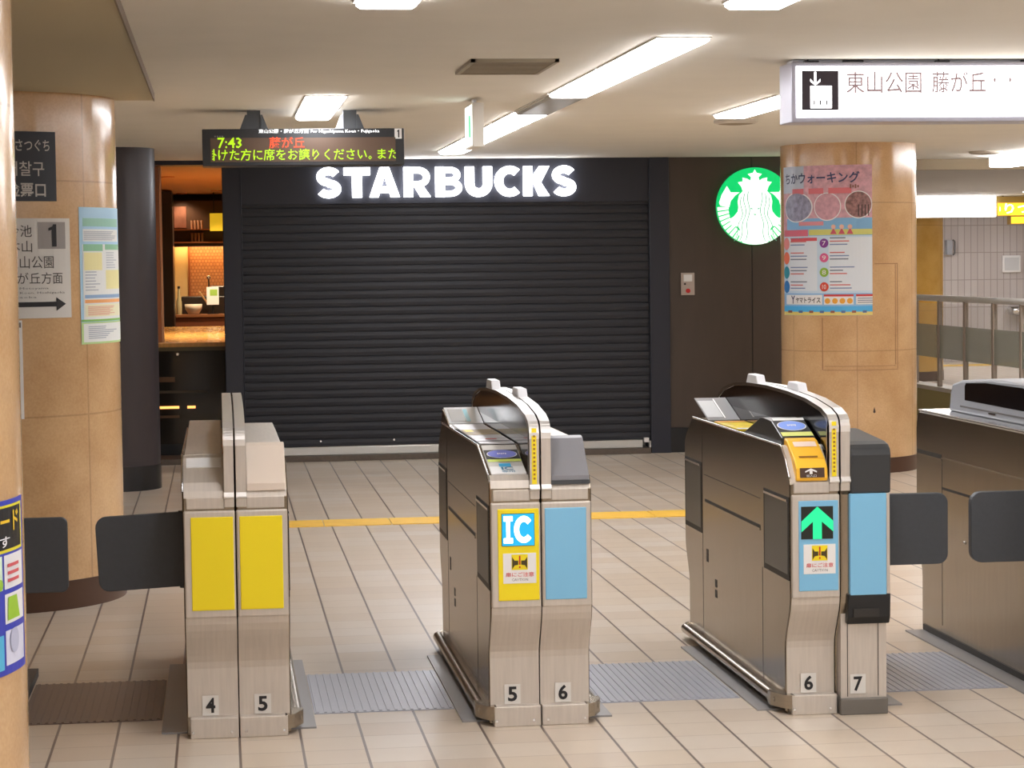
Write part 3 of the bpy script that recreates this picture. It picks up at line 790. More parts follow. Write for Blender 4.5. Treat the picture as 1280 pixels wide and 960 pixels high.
# ------------------------------------------------------------------ ticket gates
G0 = 7.34       # front of the gates
GL = 1.72       # their length
def lower():
    c = []
    for i in range(9):
        q = i / 8
        c.append((0.075 * (1 - q * q * (3 - 2 * q)), 0.225 + (0.405 - 0.225) * q))
    return [(0.075, 0.0)] + c
def body_profile(front_top, rear_top):
    back = [(GL - y, z) for y, z in lower()][::-1]
    return lower() + front_top + [(GL - y, z) for y, z in rear_top][::-1] + back
NOSE = {
    'plain': [(0, .795), (.008, .815), (.03, .842), (.14, .915), (.16, .922)],
    'lid': [(0, .795), (.006, .812), (.03, .84), (.13, .90), (.16, .91)],
    'ic': [(0, .80), (.006, .825), (.03, .842), (.15, .8732), (.33, .92)],
    'ticket': [(0, .79), (.01, .81), (.06, .868), (.11, .905), (.13, .911)],
    'box': [(0, .75), (.0, .752), (.12, .90), (.13, .905)],
}
def gate(cx, label, left, right, lcol, rcol, nums, opts=()):
    t = thing('ticket_gate', label, 'ticket gate', (cx, G0, 0))
    W = 0.171
    for s, kind in ((-1, left), (1, right)):
        x0, x1 = (-W, -0.002) if s < 0 else (0.002, W)
        pr = body_profile(NOSE[kind], NOSE['lid'])
        b = MB().prism(pr, x0, x1, steel_side)
        b.build('body', t, 0.006)
        # front sheet with its frame, over the upper front
        if kind != 'box':
            mp = plane_map((x0, 0, 0))
            wv = x1 - x0
            b = MB().box(x0 + (0.003 if s < 0 else 0), x1 - (0.0 if s < 0 else 0.003), -0.012, 0.004, 0.405, 0.755, steel_front)
            b.build('front_plate', t, 0.005)
            fx0, fx1 = (x0 + 0.026, x1 - 0.006) if s < 0 else (x0 + 0.010, x1 - 0.020)
            col = lcol if s < 0 else rcol
            MB().box(fx0, fx1, -0.0155, -0.011, 0.43, 0.735, col).build('colour_panel', t, 0.003)
            npts = NOSE[kind][:3] if kind == 'ic' else NOSE[kind]
            MB().prism([(y - 0.0025, z + 0.0025) for y, z in npts] + [(y + 0.004, z - 0.004) for y, z in npts][::-1], x0 + (0.005 if s < 0 else 0.03), x1 - (0.03 if s < 0 else 0.005), steel_front).build('nose_skin', t)
            # nose plate above
            MB().box(x0 + 0.012, x1 - (0.034 if s < 0 else 0), -0.006, 0.01, 0.760, 0.798, steel_front).build('nose_plate', t, 0.003) if s < 0 else \
                MB().box(x0 + 0.034, x1 - 0.012, -0.006, 0.01, 0.760, 0.798, steel_front).build('nose_plate', t, 0.003)
            # lower front: bent sheet
            prf = [(y - 0.004, z) for y, z in lower()[1:]]
            MB().prism([(0.071, 0.066)] + prf + [(0.03, 0.405), (0.09, 0.23), (0.09, 0.066)], x0 + (0.004 if s < 0 else 0), x1 - (0.0 if s < 0 else 0.004), steel_front).build('lower_panel', t)
        else:
            # dark box front of the neighbouring half
            MB().prism([(-0.012, .755), (-0.018, .885), (-.012, .905), (.01, .919), (.05, .927), (.36, .945), (.40, .945), (.42, .90), (.2, .88), (.02, .755)], x0 + 0.034, x1 + 0.004, mat('hood_black', (50, 52, 54), 0.42)).build('front_hood', t, 0.006)
            MB().box(x0 + 0.03, x1 - 0.012, -0.016, 0.004, 0.41, 0.755, rcol).build('colour_panel', t, 0.003)
            MB().box(x1 - 0.012, x1, -0.014, 0.004, 0.41, 0.755, steel_front).build('edge_strip', t, 0.002)
            MB().prism([(-0.016, .40), (-0.012, .335), (.0, .31), (.09, .31), (.02, .415), (-0.016, .415)], x0 + 0.022, x1 + 0.002, black).build('lower_hood', t, 0.005)
            MB().box(x0 + 0.04, x1 - 0.04, -0.02, -0.01, 0.335, 0.365, darkmetal).build('slot', t, 0.002)
            MB().box(x0 + 0.006, x1 - 0.004, 0.02, 0.09, 0.055, 0.36, steel_front).box(x1 - 0.034, x1 - 0.032, 0.018, 0.03, 0.06, 0.355, darkmetal).box(x0 + 0.028, x0 + 0.030, 0.018, 0.03, 0.06, 0.355, darkmetal).build('lower_panel', t)
            MB().box(x0 - 0.001, x1 - 0.004, 0.0, 0.09, 0.0, 0.055, mat('foot_grey', (120, 116, 110), 0.4, metal=0.6)).build('kick_plate', t, 0.003)
        if kind != 'box':
            MB().box(x0 + 0.012 if s < 0 else x0, x1 if s < 0 else x1 - 0.012, 0.03, 0.09, 0.0, 0.068, steel_front).build('kick_plate', t, 0.003)
            k = MB()
            for q in (0.02, 0.145):
                k.lathe([(0.006, 0), (0.004, 0.003)], (x0 + q, 0.031, 0.02), chrome, 10, 'y')
            k.build('screw', t)
        # number label on the lower front
        nx = (-0.093 if s < 0 else (0.078 if kind != 'box' else 0.066)); yy = 0.068 if kind != 'box' else 0.018
        mp = plane_map((nx, yy, 0.103))
        b = MB().sheet(mp, -0.027, -0.033, 0.027, 0.033, label_grey, 0.002)
        b.text(mp, nums[0 if s < 0 else 1], -0.0155, -0.024, 0.0155, 0.026, ink, 0.004, 0.028)
        b.build('number_label', t)
        # lid on the right halves
        if kind == 'lid':
            lm = grey_lid if 'greylid' in opts else beige_lid
            MB().prism([(-0.004, .815), (0.0, .84), (.125, .955), (.15, .962), (.16, .962), (.16, .90), (.13, .895), (.03, .83)], x0 + 0.034, x1 - 0.006, lm).build('lid', t, 0.004)
            if 'greylid' in opts:
                MB().box(x0 + 0.034, x1 - 0.006, -0.008, 0.004, .812, .826, charcoal_lid).build('lid_edge', t)
            MB().prism([(.165, .905), (.165, .945), (1.0, .94), (1.55, .93), (1.58, .905)], x0 + 0.034, x1 - 0.010, steel_front).build('rear_cover', t, 0.004)
    # ---- sensor arch: two thin shells
    top = [(0.0, .80), (0.0, .985), (.006, 1.005), (.03, 1.022), (.10, 1.04), (.30, 1.061), (.55, 1.072), (.86, 1.077), (1.17, 1.072), (1.42, 1.058), (1.60, 1.03), (1.69, 1.0), (1.72, .96), (1.72, .80)]
    inner = [(y * 0.975 + 0.0215, z - 0.012) for y, z in top]
    for s in (-1, 1):
        xa, xb = (-0.036, -0.003) if s < 0 else (0.003, 0.036)
        b = MB()
        n = len(top)
        vs = []
        for x in (xa, xb):
            vs += [(x, y - 0.006, z) for y, z in top]
        fs = [(i, i + 1, n + i + 1, n + i) for i in range(n - 1)]
        vs += [(xa if s > 0 else xb, y, z) for y, z in []]
        b.add(vs, [f[::-1] for f in fs], archm)
        # side walls of the metal rim
        for x, sgn in ((xa, -1), (xb, 1)):
            k0 = len(b.v)
            rim = [(x, y - 0.006, z) for y, z in top] + [(x, y, z) for y, z in inner]
            f2 = [(i, i + 1, n + i + 1, n + i) for i in range(n - 1)]
            b.add(rim, f2 if sgn < 0 else [f[::-1] for f in f2], steel)
        b.build('arch_shell', t)
        win = [(y, z) for y, z in inner[1:-1]]
        MB().prism([(inner[1][0], .90), (inner[1][0], .962), (inner[-2][0] - .02, .962), (inner[-2][0] - .02, .90)], xa + 0.003 if s < 0 else xb - 0.006, xa + 0.006 if s < 0 else xb - 0.003, glassblack).build('arch_side', t)
        MB().prism([(inner[1][0], .962)] + win[:-1] + [(inner[-2][0] - .02, .962)], xa + 0.003 if s < 0 else xb - 0.006, xa + 0.006 if s < 0 else xb - 0.003, windowdull).build('arch_window', t)
        # front post face
        MB().box(xa, xb, -0.008, 0.03, .765, .985, steel_front).build('post', t, 0.002)
        MB().prism([(0, .79), (-.0085, .793), (-.017, .797), (-.017, .801), (-.0085, .813), (0, .817)], xa, xb, trimm).build('post_trim', t)
        MB().prism([(0, .962), (-.009, .965), (-.010, .985), (.008, 1.012), (.02, .99)], xa, xb, trimm).build('post_cap', t)
        if s < 0 and 'strip' in opts:
            mp = plane_map((xa, -0.0085, 0))
            b = MB().rect(mp, 0.008, 0.815, 0.024, 1.0, yellow, 0.001)
            for k in range(11):
                b.rect(mp, 0.0125, 0.83 + 0.014 * k, 0.0195, 0.837 + 0.014 * k, mat('strip_print', (170, 120, 30), 0.5), 0.002)
            b.build('warning_strip', t)
    if 'bumps' in opts:
        for xc, y in ((-0.018, 1.0), (0.018, 0.52)):
            zt = 1.072 if y > .9 else 1.066
            MB().prism([(y, zt - 0.006), (y + 0.035, zt + 0.034), (y + 0.165, zt + 0.034), (y + 0.20, zt - 0.006)], xc - 0.017, xc + 0.017, whiteplastic).build('sensor', t, 0.004)
    # ---- left side: pockets with folded flaps, grooves, rail, floor plate
    for s in (-1, 1):
        xs = s * W
        e = 0.003 * s
        for (ya, yb, nm) in ((0.012, 0.365, 0), (1.392, 1.71, 1)):
            if 'closed' + ('L' if s < 0 else 'R') in opts and nm == 0: continue
            if 'slim' in opts and nm == 1:
                b = MB(); b.box(min(xs, xs + e), max(xs, xs + e), ya - 0.35, yb, .735, .75, darkmetal).build('slot', t); continue
            b = MB(); b.box(min(xs - e, xs + e * 0.4), max(xs - e, xs + e * 0.4), ya, yb, .462, .745, darkmetal); b.build('flap_pocket', t)
            b = MB(); b.box(min(xs, xs + e), max(xs, xs + e), ya + 0.012, yb - 0.02, .482, .728, mat('folded_flap', (92, 90, 86), 0.35, metal=0.3)); b.build('flap', t, 0.001)
            b = MB(); b.box(min(xs, xs + e * 1.6), max(xs, xs + e * 1.6), ya + 0.02, yb - 0.01, .728, .736, chrome).build('pocket_trim', t)
        b = MB(); b.box(min(xs - e, xs + e * .5), max(xs - e, xs + e * .5), 0.42, 1.33, .595, .606, darkmetal)
        b.box(min(xs, xs + e * .9), max(xs, xs + e * .9), 0.42, 1.33, .587, .595, steel)
        b.build('groove', t)
        b = MB(); b.box(min(xs - e, xs + e * .2), max(xs - e, xs + e * .2), 1.378, 1.381, .06, .90, darkmetal)
        b.box(min(xs - e, xs + e * .2), max(xs - e, xs + e * .2), 0.39, 0.393, .06, .46, darkmetal)
        b.box(min(xs - e, xs + e * .2), max(xs - e, xs + e * .2), 0.42, 1.35, .70, .702, darkmetal).build('seam', t)
        b = MB()
        for yy, z0, z1 in ((1.28, .36, .41), (1.13, .24, .27), (1.13, .28, .31)):
            b.box(min(xs - e, xs + e * .4), max(xs - e, xs + e * .4), yy, yy + 0.03, z0, z1, darkmetal)
        b.build('lock_plate', t)
        # edge bead along the top
        if (left if s < 0 else right) in ('ic', 'plain', 'ticket'):
            pts = [(xs * 0.995, y, z + 0.002) for y, z in NOSE[left if s < 0 else right][1:]] + [(xs * 0.995, GL - 0.17, .914)]
            MB().path(pts, 0.004, chrome, 8).build('edge_bead', t)
        # bumper rail and floor plate
        xr = s * (W + 0.022)
        b = MB(); b.tube((xr - s * 0.006, 0.10, .045), (xr, 0.16, .045), 0.02, steel).tube((xr, 0.16, .045), (xr, 1.62, .045), 0.02, steel).tube((xr - s * 0.0, 1.62, .045), (xr - s * 0.02, 1.66, .045), 0.02, steel)
        b.box(min(xr, xs), max(xr, xs), 0.1, 1.64, 0.03, 0.06, steel)
        b.prism([(s * (W - .02), 0.03), (s * (W + 0.012), 0.05), (xr + s * 0.02, 0.12), (xr + s * 0.02, 0.16), (s * (W - .02), 0.16)], 0.022, 0.068, steel, 'z')
        if 'norail' + ('L' if s < 0 else 'R') not in opts:
            b.build('bumper_rail', t)
        xo = s * (W + 0.085)
        MB().box(min(xs - s * 0.01, xo), max(xs - s * 0.01, xo), 0.13, 1.42, 0.0, 0.006, mat('floor_plate', (150, 148, 148), 0.38, metal=0.4)).build('floor_plate', t)
    # ---- special tops
    xl0, xl1 = -W + 0.008, -0.04
    if left == 'plain':
        d = Vector((0, 0.11, 0.073)).normalized()
        mp = plane_map((-W, 0.03, 0.842), (1, 0, 0), d)
        MB().sheet(mp, 0.014, 0.076, 0.128, 0.126, paper, 0.006).build('label_strip', t)
        MB().prism([(.165, .905), (.165, .926), (1.55, .945), (1.57, .905)], xl0, xl1, steel_front).build('rear_cover', t, 0.003)
    if left == 'ic':
        p0, p1 = Vector((0, .03, .842)), Vector((0, .33, .92))
        d = (p1 - p0).normalized()
        mp = plane_map((-W, p0.y, p0.z), (1, 0, 0), d)
        L = (p1 - p0).length
        MB().sheet(mp, 0.012, 0.01, 0.132, L - 0.01, mat('reader_deck', (206, 202, 196), 0.4), 0.004).build('reader_deck', t, 0.002)
        b = MB().sheet(mp, 0.014, 0.004, 0.130, 0.075, paper, 0.006)
        cy = mat('ic_cyan', (70, 180, 230), 0.5)
        b.rect(mp, 0.048, 0.083, 0.088, 0.100, cy, 0.0075)
        b.rect(mp, 0.048, 0.070, 0.088, 0.083, cy, 0.007)
        b.text(mp, 'IC', 0.052, 0.036, 0.092, 0.066, mat('ic_ink', (90, 140, 170), 0.5), 0.0075, 0.03)
        b.text(mp, '専用', 0.050, 0.012, 0.094, 0.032, mat('ic_ink', (90, 140, 170), 0.5), 0.0075)
        b.build('ic_label', t)
        b = MB().rect(mp, 0.014, 0.150, 0.130, 0.245, black, 0.005)
        b.disc(mp, 0.072, 0.198, 0.052, paper, 0.006, 0.042); b.disc(mp, 0.072, 0.198, 0.049, mat('reader_blue', (104, 112, 186), 0.3, emit=0.12), 0.007, 0.039)
        for q in range(5): b.rect(mp, 0.056 + 0.0065 * q, 0.190 + 0.003 * (q % 2), 0.0605 + 0.0065 * q, 0.205, paper, 0.008)
        b.rect(mp, 0.016, 0.122, 0.130, 0.146, mat('lime_strip', (206, 222, 110), 0.5), 0.006)
        b.build('card_reader', t)
        mp = plane_map((-W, 0.35, .922), (1, 0, 0), (0, 1, 0))
        b = MB().sheet(mp, 0.012, 0.0, 0.132, 0.92, mat('deck_pale', (212, 210, 212), 0.35), 0.004)
        b.rect(mp, 0.012, 0.06, 0.132, 0.085, darkmetal, 0.0055); b.rect(mp, 0.012, 0.19, 0.132, 0.2, greyink, 0.0055)
        b.rect(mp, 0.012, 0.36, 0.132, 0.62, mat('deck_print', (176, 158, 116), 0.5, noise=0.25, nscale=25), 0.0055)
        b.rect(mp, 0.02, 0.5, 0.05, 0.6, yellow, 0.006)
        b.rect(mp, 0.05, 0.14, 0.09, 0.175, redink, 0.006)
        b.build('deck', t)
        d = Vector((0, .22, .045)).normalized()
        mp = plane_map((-W, 1.29, .925), (1, 0, 0), d)
        b = MB().sheet(mp, 0.004, 0, 0.136, 0.235, mat('rear_display', (226, 228, 230), 0.3), 0.004)
        b.rect(mp, 0.014, 0.02, 0.072, 0.20, mat('display_grey', (186, 186, 188), 0.2), 0.0055); b.rect(mp, 0.074, 0.02, 0.09, 0.2, mat('display_cyan', (150, 214, 226), 0.4), 0.0055)
        b.build('rear_display', t)
        MB().prism([(1.29, .905), (1.29, .925), (1.508, .967), (1.53, .967), (1.60, .91)], -W, -W + 0.004, steel_side).build('display_side', t)
    if left == 'ticket':
        hx0, hx1 = -W + 0.012, -0.04
        hp = [(.155, .885), (.155, .936), (.30, .984), (.42, .988), (.46, .985), (.75, .905)]
        MB().prism(hp, hx0, hx1, mat('reader_housing', (62, 62, 60), 0.3)).build('reader_housing', t, 0.003)
        d = Vector((0, .30 - .155, .984 - .936)).normalized()
        mp = plane_map((hx0, .155, .936), (1, 0, 0), d); wv = hx1 - hx0
        b = MB().rect(mp, 0.004, 0.045, wv - 0.004, 0.145, black, 0.002)
        b.rect(mp, 0.006, 0.148, wv - 0.002, 0.17, paper, 0.003)
        b.disc(mp, wv / 2, 0.098, wv / 2 - 0.008, paper, 0.003, 0.044); b.disc(mp, wv / 2, 0.098, wv / 2 - 0.012, mat('reader_blue2', (110, 142, 216), 0.3, emit=0.18), 0.004, 0.04)
        for q in range(5): b.rect(mp, wv / 2 - 0.016 + 0.0065 * q, 0.091 + 0.003 * (q % 2), wv / 2 - 0.0115 + 0.0065 * q, 0.105, paper, 0.005)
        b.rect(mp, 0.006, 0.006, wv - 0.004, 0.042, mat('lime_strip2', (226, 230, 130), 0.5), 0.003)
        b.build('card_reader', t)
        yp = [(-.008, .80), (-.012, .812), (-.008, .845), (.02, .872), (.12, .928), (.155, .936), (.16, .88), (.06, .81)]
        MB().prism(yp, hx0 + 0.008, hx1 - 0.002, yellow2).build('ticket_slot_unit', t, 0.005)
        mp = plane_map((hx0 + 0.008, -.012, .812), (1, 0, 0), Vector((0, .004, .033)))
        b = MB().rect(mp, 0.012, 0.001, wv - 0.022, 0.034, mat('slot_brown', (70, 44, 24), 0.5), 0.002)
        b.poly(mp, [(0.030, 0.018), (0.030, 0.023), (0.050, 0.032), (0.070, 0.023), (0.070, 0.018), (0.055, 0.024), (0.055, 0.013), (0.045, 0.013), (0.045, 0.024)], paper, 0.004)
        b.text(mp, '投入口', 0.034, 0.003, 0.068, 0.011, paper, 0.004, res=1)
        b.build('arrow_plate', t)
        d = Vector((0, .10, .056)).normalized()
        mp = plane_map((hx0 + 0.008, .02, .872), (1, 0, 0), d)
        b = MB().rect(mp, 0.020, 0.008, wv - 0.034, 0.018, mat('slot_dark', (150, 100, 20), 0.5), 0.002)
        b.build('ticket_slot', t)
        MB().rect(mp, 0.018, 0.075, wv - 0.022, 0.105, mat('pink_print', (240, 216, 200), 0.5), 0.002).build('ticket_label', t)
        mp = plane_map((-W, .8, .912), (1, 0, 0), (0, 1, 0))
        b = MB().sheet(mp, 0.014, 0.0, 0.132, 0.42, mat('deck_yellow', (226, 200, 40), 0.45, noise=0.15, nscale=30), 0.006)
        b.rect(mp, 0.014, 0.0, 0.132, 0.05, paper, 0.0075); b.rect(mp, 0.014, 0.36, 0.132, 0.42, mat('deck_orange', (240, 170, 70), 0.5), 0.0075)
        b.build('deck', t)
        d = Vector((0, .2, .055)).normalized()
        mp = plane_map((-W, 1.30, .915), (1, 0, 0), d)
        smoke = mat('smoked_cover', (170, 170, 172), 0.15, alpha=0.75)
        b = MB().sheet(mp, 0.008, 0, 0.136, 0.27, smoke, 0.004); b.rect(mp, 0.012, 0.03, 0.075, 0.23, mat('display_grey2', (196, 198, 200), 0.25), 0.0055); b.rect(mp, 0.078, 0.02, 0.083, 0.25, paper, 0.0055)
        b.build('rear_display', t)
    # ---- lit panels
    xp = -W + 0.026
    mp = plane_map((xp, -0.0155, 0))
    if 'IC' in opts or 'ARROW' in opts:
        b = MB()
        if 'IC' in opts:
            cyan = mat('lit_cyan', (16, 100, 140), 0.4, emit=0.5, emcol=(20, 190, 250))
            b.sheet(mp, 0.012, 0.612, 0.122, 0.720, black, 0.002)
            b.rect(mp, 0.0135, 0.6135, 0.1205, 0.7185, cyan, 0.003)
            g = mat('lit_white', (255, 255, 255), 0.4, emit=1.6)
            b.rect(mp, 0.028, 0.622, 0.040, 0.712, g, 0.004); b.rect(mp, 0.019, 0.695, 0.049, 0.712, g, 0.0045); b.rect(mp, 0.019, 0.622, 0.049, 0.639, g, 0.0045)
            # rounded letter C as ring sector
            cxx, czz, ro, ri = 0.086, 0.667, 0.0325, 0.016
            vs = []
            for i in range(29):
                a = math.radians(40 + i * 10)
                vs += [mp(cxx + ro * math.cos(a), czz + ro * 1.38 * math.sin(a), 0.004), mp(cxx + ri * math.cos(a), czz + ri * 1.6 * math.sin(a), 0.004)]
            b.add(vs, [(2 * i, 2 * i + 2, 2 * i + 3, 2 * i + 1) for i in range(28)], g)
        else:
            b.sheet(mp, 0.008, 0.606, 0.118, 0.716, mat('lit_back', (26, 30, 22), 0.4), 0.002)
            g = mat('lit_green', (20, 120, 80), 0.4, emit=0.52, emcol=(30, 255, 165))
            q = lambda x, y: (0.008 + 0.11 * x, 0.606 + 0.11 * y)
            b.poly(mp, [q(.36, 0), q(.64, 0), q(.64, .72), q(.36, .72)], g, 0.004)
            b.poly(mp, [q(.5, 1.0), q(0, .55), q(0, .22), q(.5, .66)], g, 0.0045)
            b.poly(mp, [q(.5, 1.0), q(1, .55), q(1, .22), q(.5, .66)], g, 0.0045)
        b.build('lit_display', t)
        zs = 0.488
        b = MB().sheet(mp, 0.016, zs, 0.126, zs + 0.10, paper, 0.0015)
        b.rect(mp, 0.044, zs + 0.045, 0.098, zs + 0.096, yellow, 0.0025)
        for q in (0, 1):
            xa = 0.046 if q == 0 else 0.096; k = 1 if q == 0 else -1
            b.poly(mp, [(xa, zs + 0.088), (xa + k * 0.008, zs + 0.076), (xa + k * 0.020, zs + 0.076), (xa + k * 0.020, zs + 0.062), (xa + k * 0.008, zs + 0.060), (xa, zs + 0.048)], mat('sticker_olive', (70, 56, 14), 0.5), 0.0035)
        b.rect(mp, 0.0685, zs + 0.062, 0.0735, zs + 0.092, dred, 0.004); b.disc(mp, 0.071, zs + 0.054, 0.003, dred, 0.004)
        b.text(mp, '扉にご注意', 0.024, zs + 0.022, 0.118, zs + 0.037, redink, 0.003, 0.01)
        b.text(mp, 'CAUTION', 0.044, zs + 0.008, 0.098, zs + 0.017, greyink, 0.003, res=1)
        b.build('caution_sticker', t)
    # ---- closed flaps reaching into the passage
    for s in (-1, 1):
        if 'closed' + ('L' if s < 0 else 'R') not in opts: continue
        ln, h, r = 0.295, 0.25, 0.035
        pts = [(0, -h / 2), (0, h / 2)]
        for (cxx, czz, a0) in ((ln - r, h / 2 - r, 90), (ln - r, -h / 2 + r, 0)):
            for i in range(6):
                a = math.radians(a0 - 18 * i); pts.append((cxx + r * math.cos(a), czz + r * math.sin(a)))
        b = MB().prism([(s * x, z) for x, z in pts], -0.016, 0.016, charcoal, 'y')
        o = b.build('flap', t, 0.003, loc=(s * (W - 0.006), 0.26, 0.597))
        if 'tilt' in opts and s < 0: o.rotation_euler = (0, -0.045, 0); o.location.z = 0.602
        lab(o, 'dark flap closed across the passage')
        MB().tube((s * (W + 0.004), 0.26, .47), (s * (W + 0.004), 0.26, .73), 0.014, charcoal_lid).build('flap_hinge', t)
    return t
gate(0.041, 'ticket gate with two plain yellow panels, numbered 4 and 5', 'plain', 'lid', yellow, yellow, '45', ('closedL', 'norailL', 'tilt'))
gate(1.044, 'middle ticket gate with lit IC display and a blue panel, numbered 5 and 6', 'ic', 'lid', yellow, skyblue, '56', ('strip', 'bumps', 'greylid', 'IC'))
gate(2.062, 'ticket gate with green lit arrow and yellow ticket slot, numbered 6 and 7', 'ticket', 'box', skyblue, skyblue, '67', ('strip', 'bumps', 'ARROW', 'closedR', 'norailR'))

# rightmost gate: mostly outside the frame
def gate_right():
    cx = 3.046; W = 0.171
    t = thing('ticket_gate', 'brown steel ticket gate cut off by the right edge of the photo', 'ticket gate', (cx, G0, 0))
    pr = body_profile([(0, .80), (.05, .867), (.13, .912)], [(0, .84), (.02, .90), (.04, .912)])
    MB().prism(pr, -W, W, steel_side).build('body', t, 0.008)
    MB().box(-W + .004, W - .004, -0.012, 0.004, 0.41, 0.755, steel_front).build('front_plate', t, 0.005)
    MB().box(-W, W, 0.13, GL - 0.03, .912, .917, chrome).build('top_plate', t, 0.002)
    hp = [(.10, .917), (.10, .98), (.30, 1.04), (.7, 1.075), (1.1, 1.07), (1.40, 1.05), (1.51, 1.03), (1.535, .99), (1.55, .917)]
    MB().prism(hp, -0.085, 0.085, greyplastic).build('hood', t, 0.01)
    wp = [(.25, .968), (.25, 1.0), (.45, 1.038), (.7, 1.056), (1.1, 1.054), (1.33, 1.042), (1.345, 1.03), (1.345, .972)]
    MB().prism(wp, -0.088, -0.083, windowdull).build('hood_window', t, 0.001)
    MB().box(-0.089, -0.084, .1, 1.40, .942, .948, greyink).build('hood_groove', t)
    MB().box(-0.090, -0.084, .98, 1.06, .934, .94, chrome).build('hood_latch', t)
    xs = -W
    MB().box(xs - 0.001, xs + 0.003, 1.385, 1.70, .735, .752, darkmetal).box(xs - 0.002, xs, 1.385, 1.70, .728, .735, steel).build('slot', t)
    MB().box(xs - 0.001, xs + 0.003, .42, 1.385, .612, .622, darkmetal).box(xs - 0.002, xs, .42, 1.385, .735, .741, steel).build('groove', t)
    MB().box(xs - 0.0006, xs + 0.003, 1.378, 1.382, .06, .74, darkmetal).build('seam', t)
    MB().lathe([(0.007, 0), (0.005, 0.006)], (xs, 1.1, .43), chrome, 12, 'y').build('screw', t)
    MB().box(xs - 0.004, xs + 0.01, 0.1, 1.62, 0, .03, darkmetal).build('kick_plate', t)
    MB().box(xs - 0.08, xs + 0.01, 0.13, 1.62, 0.0, 0.006, mat('floor_plate', (150, 148, 148), 0.38, metal=0.4)).build('floor_plate', t)
    ln, h, r = 0.275, 0.25, 0.04
    pts = [(0, -h / 2), (0, h / 2)]
    for (cxx, czz, a0) in ((ln - r, h / 2 - r, 90), (ln - r, -h / 2 + r, 0)):
        for i in range(6):
            a = math.radians(a0 - 18 * i); pts.append((cxx + r * math.cos(a), czz + r * math.sin(a)))
    o = MB().prism([(-x, z) for x, z in pts], -0.016, 0.016, charcoal, 'y').build('flap', t, 0.003, loc=(-W + 0.006, 0.26, 0.597))
    lab(o, 'dark flap closed across the passage')
gate_right()

# leftmost gate: only its flap reaches into view from behind the near pillar
def gate_left():
    cx = -0.962; W = 0.171
    t = thing('ticket_gate', 'ticket gate hidden by the nearest pillar, only its dark flap showing', 'ticket gate', (cx, G0, 0))
    MB().prism(body_profile(NOSE['lid'], NOSE['lid']), -W, W, steel_side).build('body', t, 0.008)
    ln, h, r = 0.282, 0.25, 0.022
    pts = [(0, -h / 2), (0, h / 2)]
    for (cxx, czz, a0) in ((ln - r, h / 2 - r, 90), (ln - r, -h / 2 + r, 0)):
        for i in range(6):
            a = math.radians(a0 - 18 * i); pts.append((cxx + r * math.cos(a), czz + r * math.sin(a)))
    o = MB().prism(pts, -0.016, 0.016, charcoal, 'y').build('flap', t, 0.003, loc=(W - 0.006, 0.26, 0.593))
    MB().box(W, W + 0.085, 0.3, 1.3, 0, 0.03, darkmetal).build('floor_plate', t)
gate_left()

# ribbed steel plates in the passages
gm = mat('grating_steel', (178, 180, 190), 0.35, metal=0.4)
def grating(x0, x1, label, mm=gm):
    b = MB(); b.box(x0, x1, 7.705, 8.445, 0, 0.003, mm)
    n = int((x1 - x0) / 0.026)
    for i in range(n):
        xx = x0 + 0.012 + i * (x1 - x0 - 0.024) / max(1, n - 1)
        b.box(xx - 0.005, xx + 0.005, 7.71, 8.44, 0.003, 0.006, mm)
    tag(b.build('floor_grating'), label, 'floor plate')
grating(0.30, 0.785, 'ribbed steel floor plate between the yellow gate and the middle gate')
grating(1.305, 1.80, 'ribbed steel floor plate between the middle gate and the arrow gate')
grating(2.325, 2.785, 'ribbed steel floor plate left of the rightmost gate')
grating(-0.70, -0.22, 'dark brownish floor plate left of the yellow gate', mat('grating_dark', (112, 94, 86), 0.4, metal=0.5))

# ------------------------------------------------------------------ cafe interior seen through the gap
wood = mat('cafe_wood', (170, 96, 48), 0.4, noise=0.2, nscale=8, stretch=(1, 1, 0.1))
wood_l = mat('cafe_counter', (232, 174, 96), 0.18, noise=0.12, nscale=6, stretch=(6, 1, 1))
dkb = mat('cafe_dark', (44, 32, 26), 0.4)
struct('ceiling_cafe', MB().box(-1.4, 2.2, 18.0, 25.6, 2.34, 2.42, mat('cafe_ceiling', (184, 132, 84), 0.6)))
struct('wall_cafe_back', MB().box(-1.4, 2.2, 25.2, 25.4, 0, 2.34, dkb))
struct('wall_cafe_left', MB().box(-1.45, -1.3, 18.0, 25.4, 0, 2.34, mat('cafe_side_wall', (120, 72, 44), 0.6)))
struct('wall_cafe_right', MB().box(2.1, 2.2, 18.0, 25.4, 0, 2.34, dkb))
struct('door_frame', MB().box(-0.62, -0.45, 18.0, 18.12, 0.95, 2.335, wood).box(-0.449, -0.432, 18.02, 18.14, 0.95, 2.335, mat('cafe_trim', (226, 164, 116), 0.5)), 0.003)
# counter
t = thing('cafe_counter', 'dark glass fronted cafe counter with a shining wooden top', 'counter', (-0.2, 18.25, 0))
MB().box(-0.45, 0.9, 0.0, 4.9, 0.90, 0.935, wood_l).build('top', t, 0.004)
MB().box(-0.45, 0.9, -0.01, 0.02, 0.87, 0.90, mat('counter_edge', (96, 80, 40), 0.4)).build('edge', t)
MB().box(-0.43, 0.9, 0.03, 0.06, 0.12, 0.87, mat('case_glass', (40, 34, 28), 0.08)).build('glass_front', t)
MB().box(-0.43, 0.9, 0.05, 4.8, 0.0, 0.12, black).box(-0.43, 0.9, 0.4, 4.8, 0.1, 0.89, black).build('carcass', t)
strip = mat('shelf_glow', (255, 170, 90), 0.4, emit=1.3)
MB().box(-0.37, -0.13, 0.018, 0.03, 0.405, 0.425, strip).box(-0.065, 0.0, 0.018, 0.03, 0.405, 0.425, strip).build('shelf_light', t)
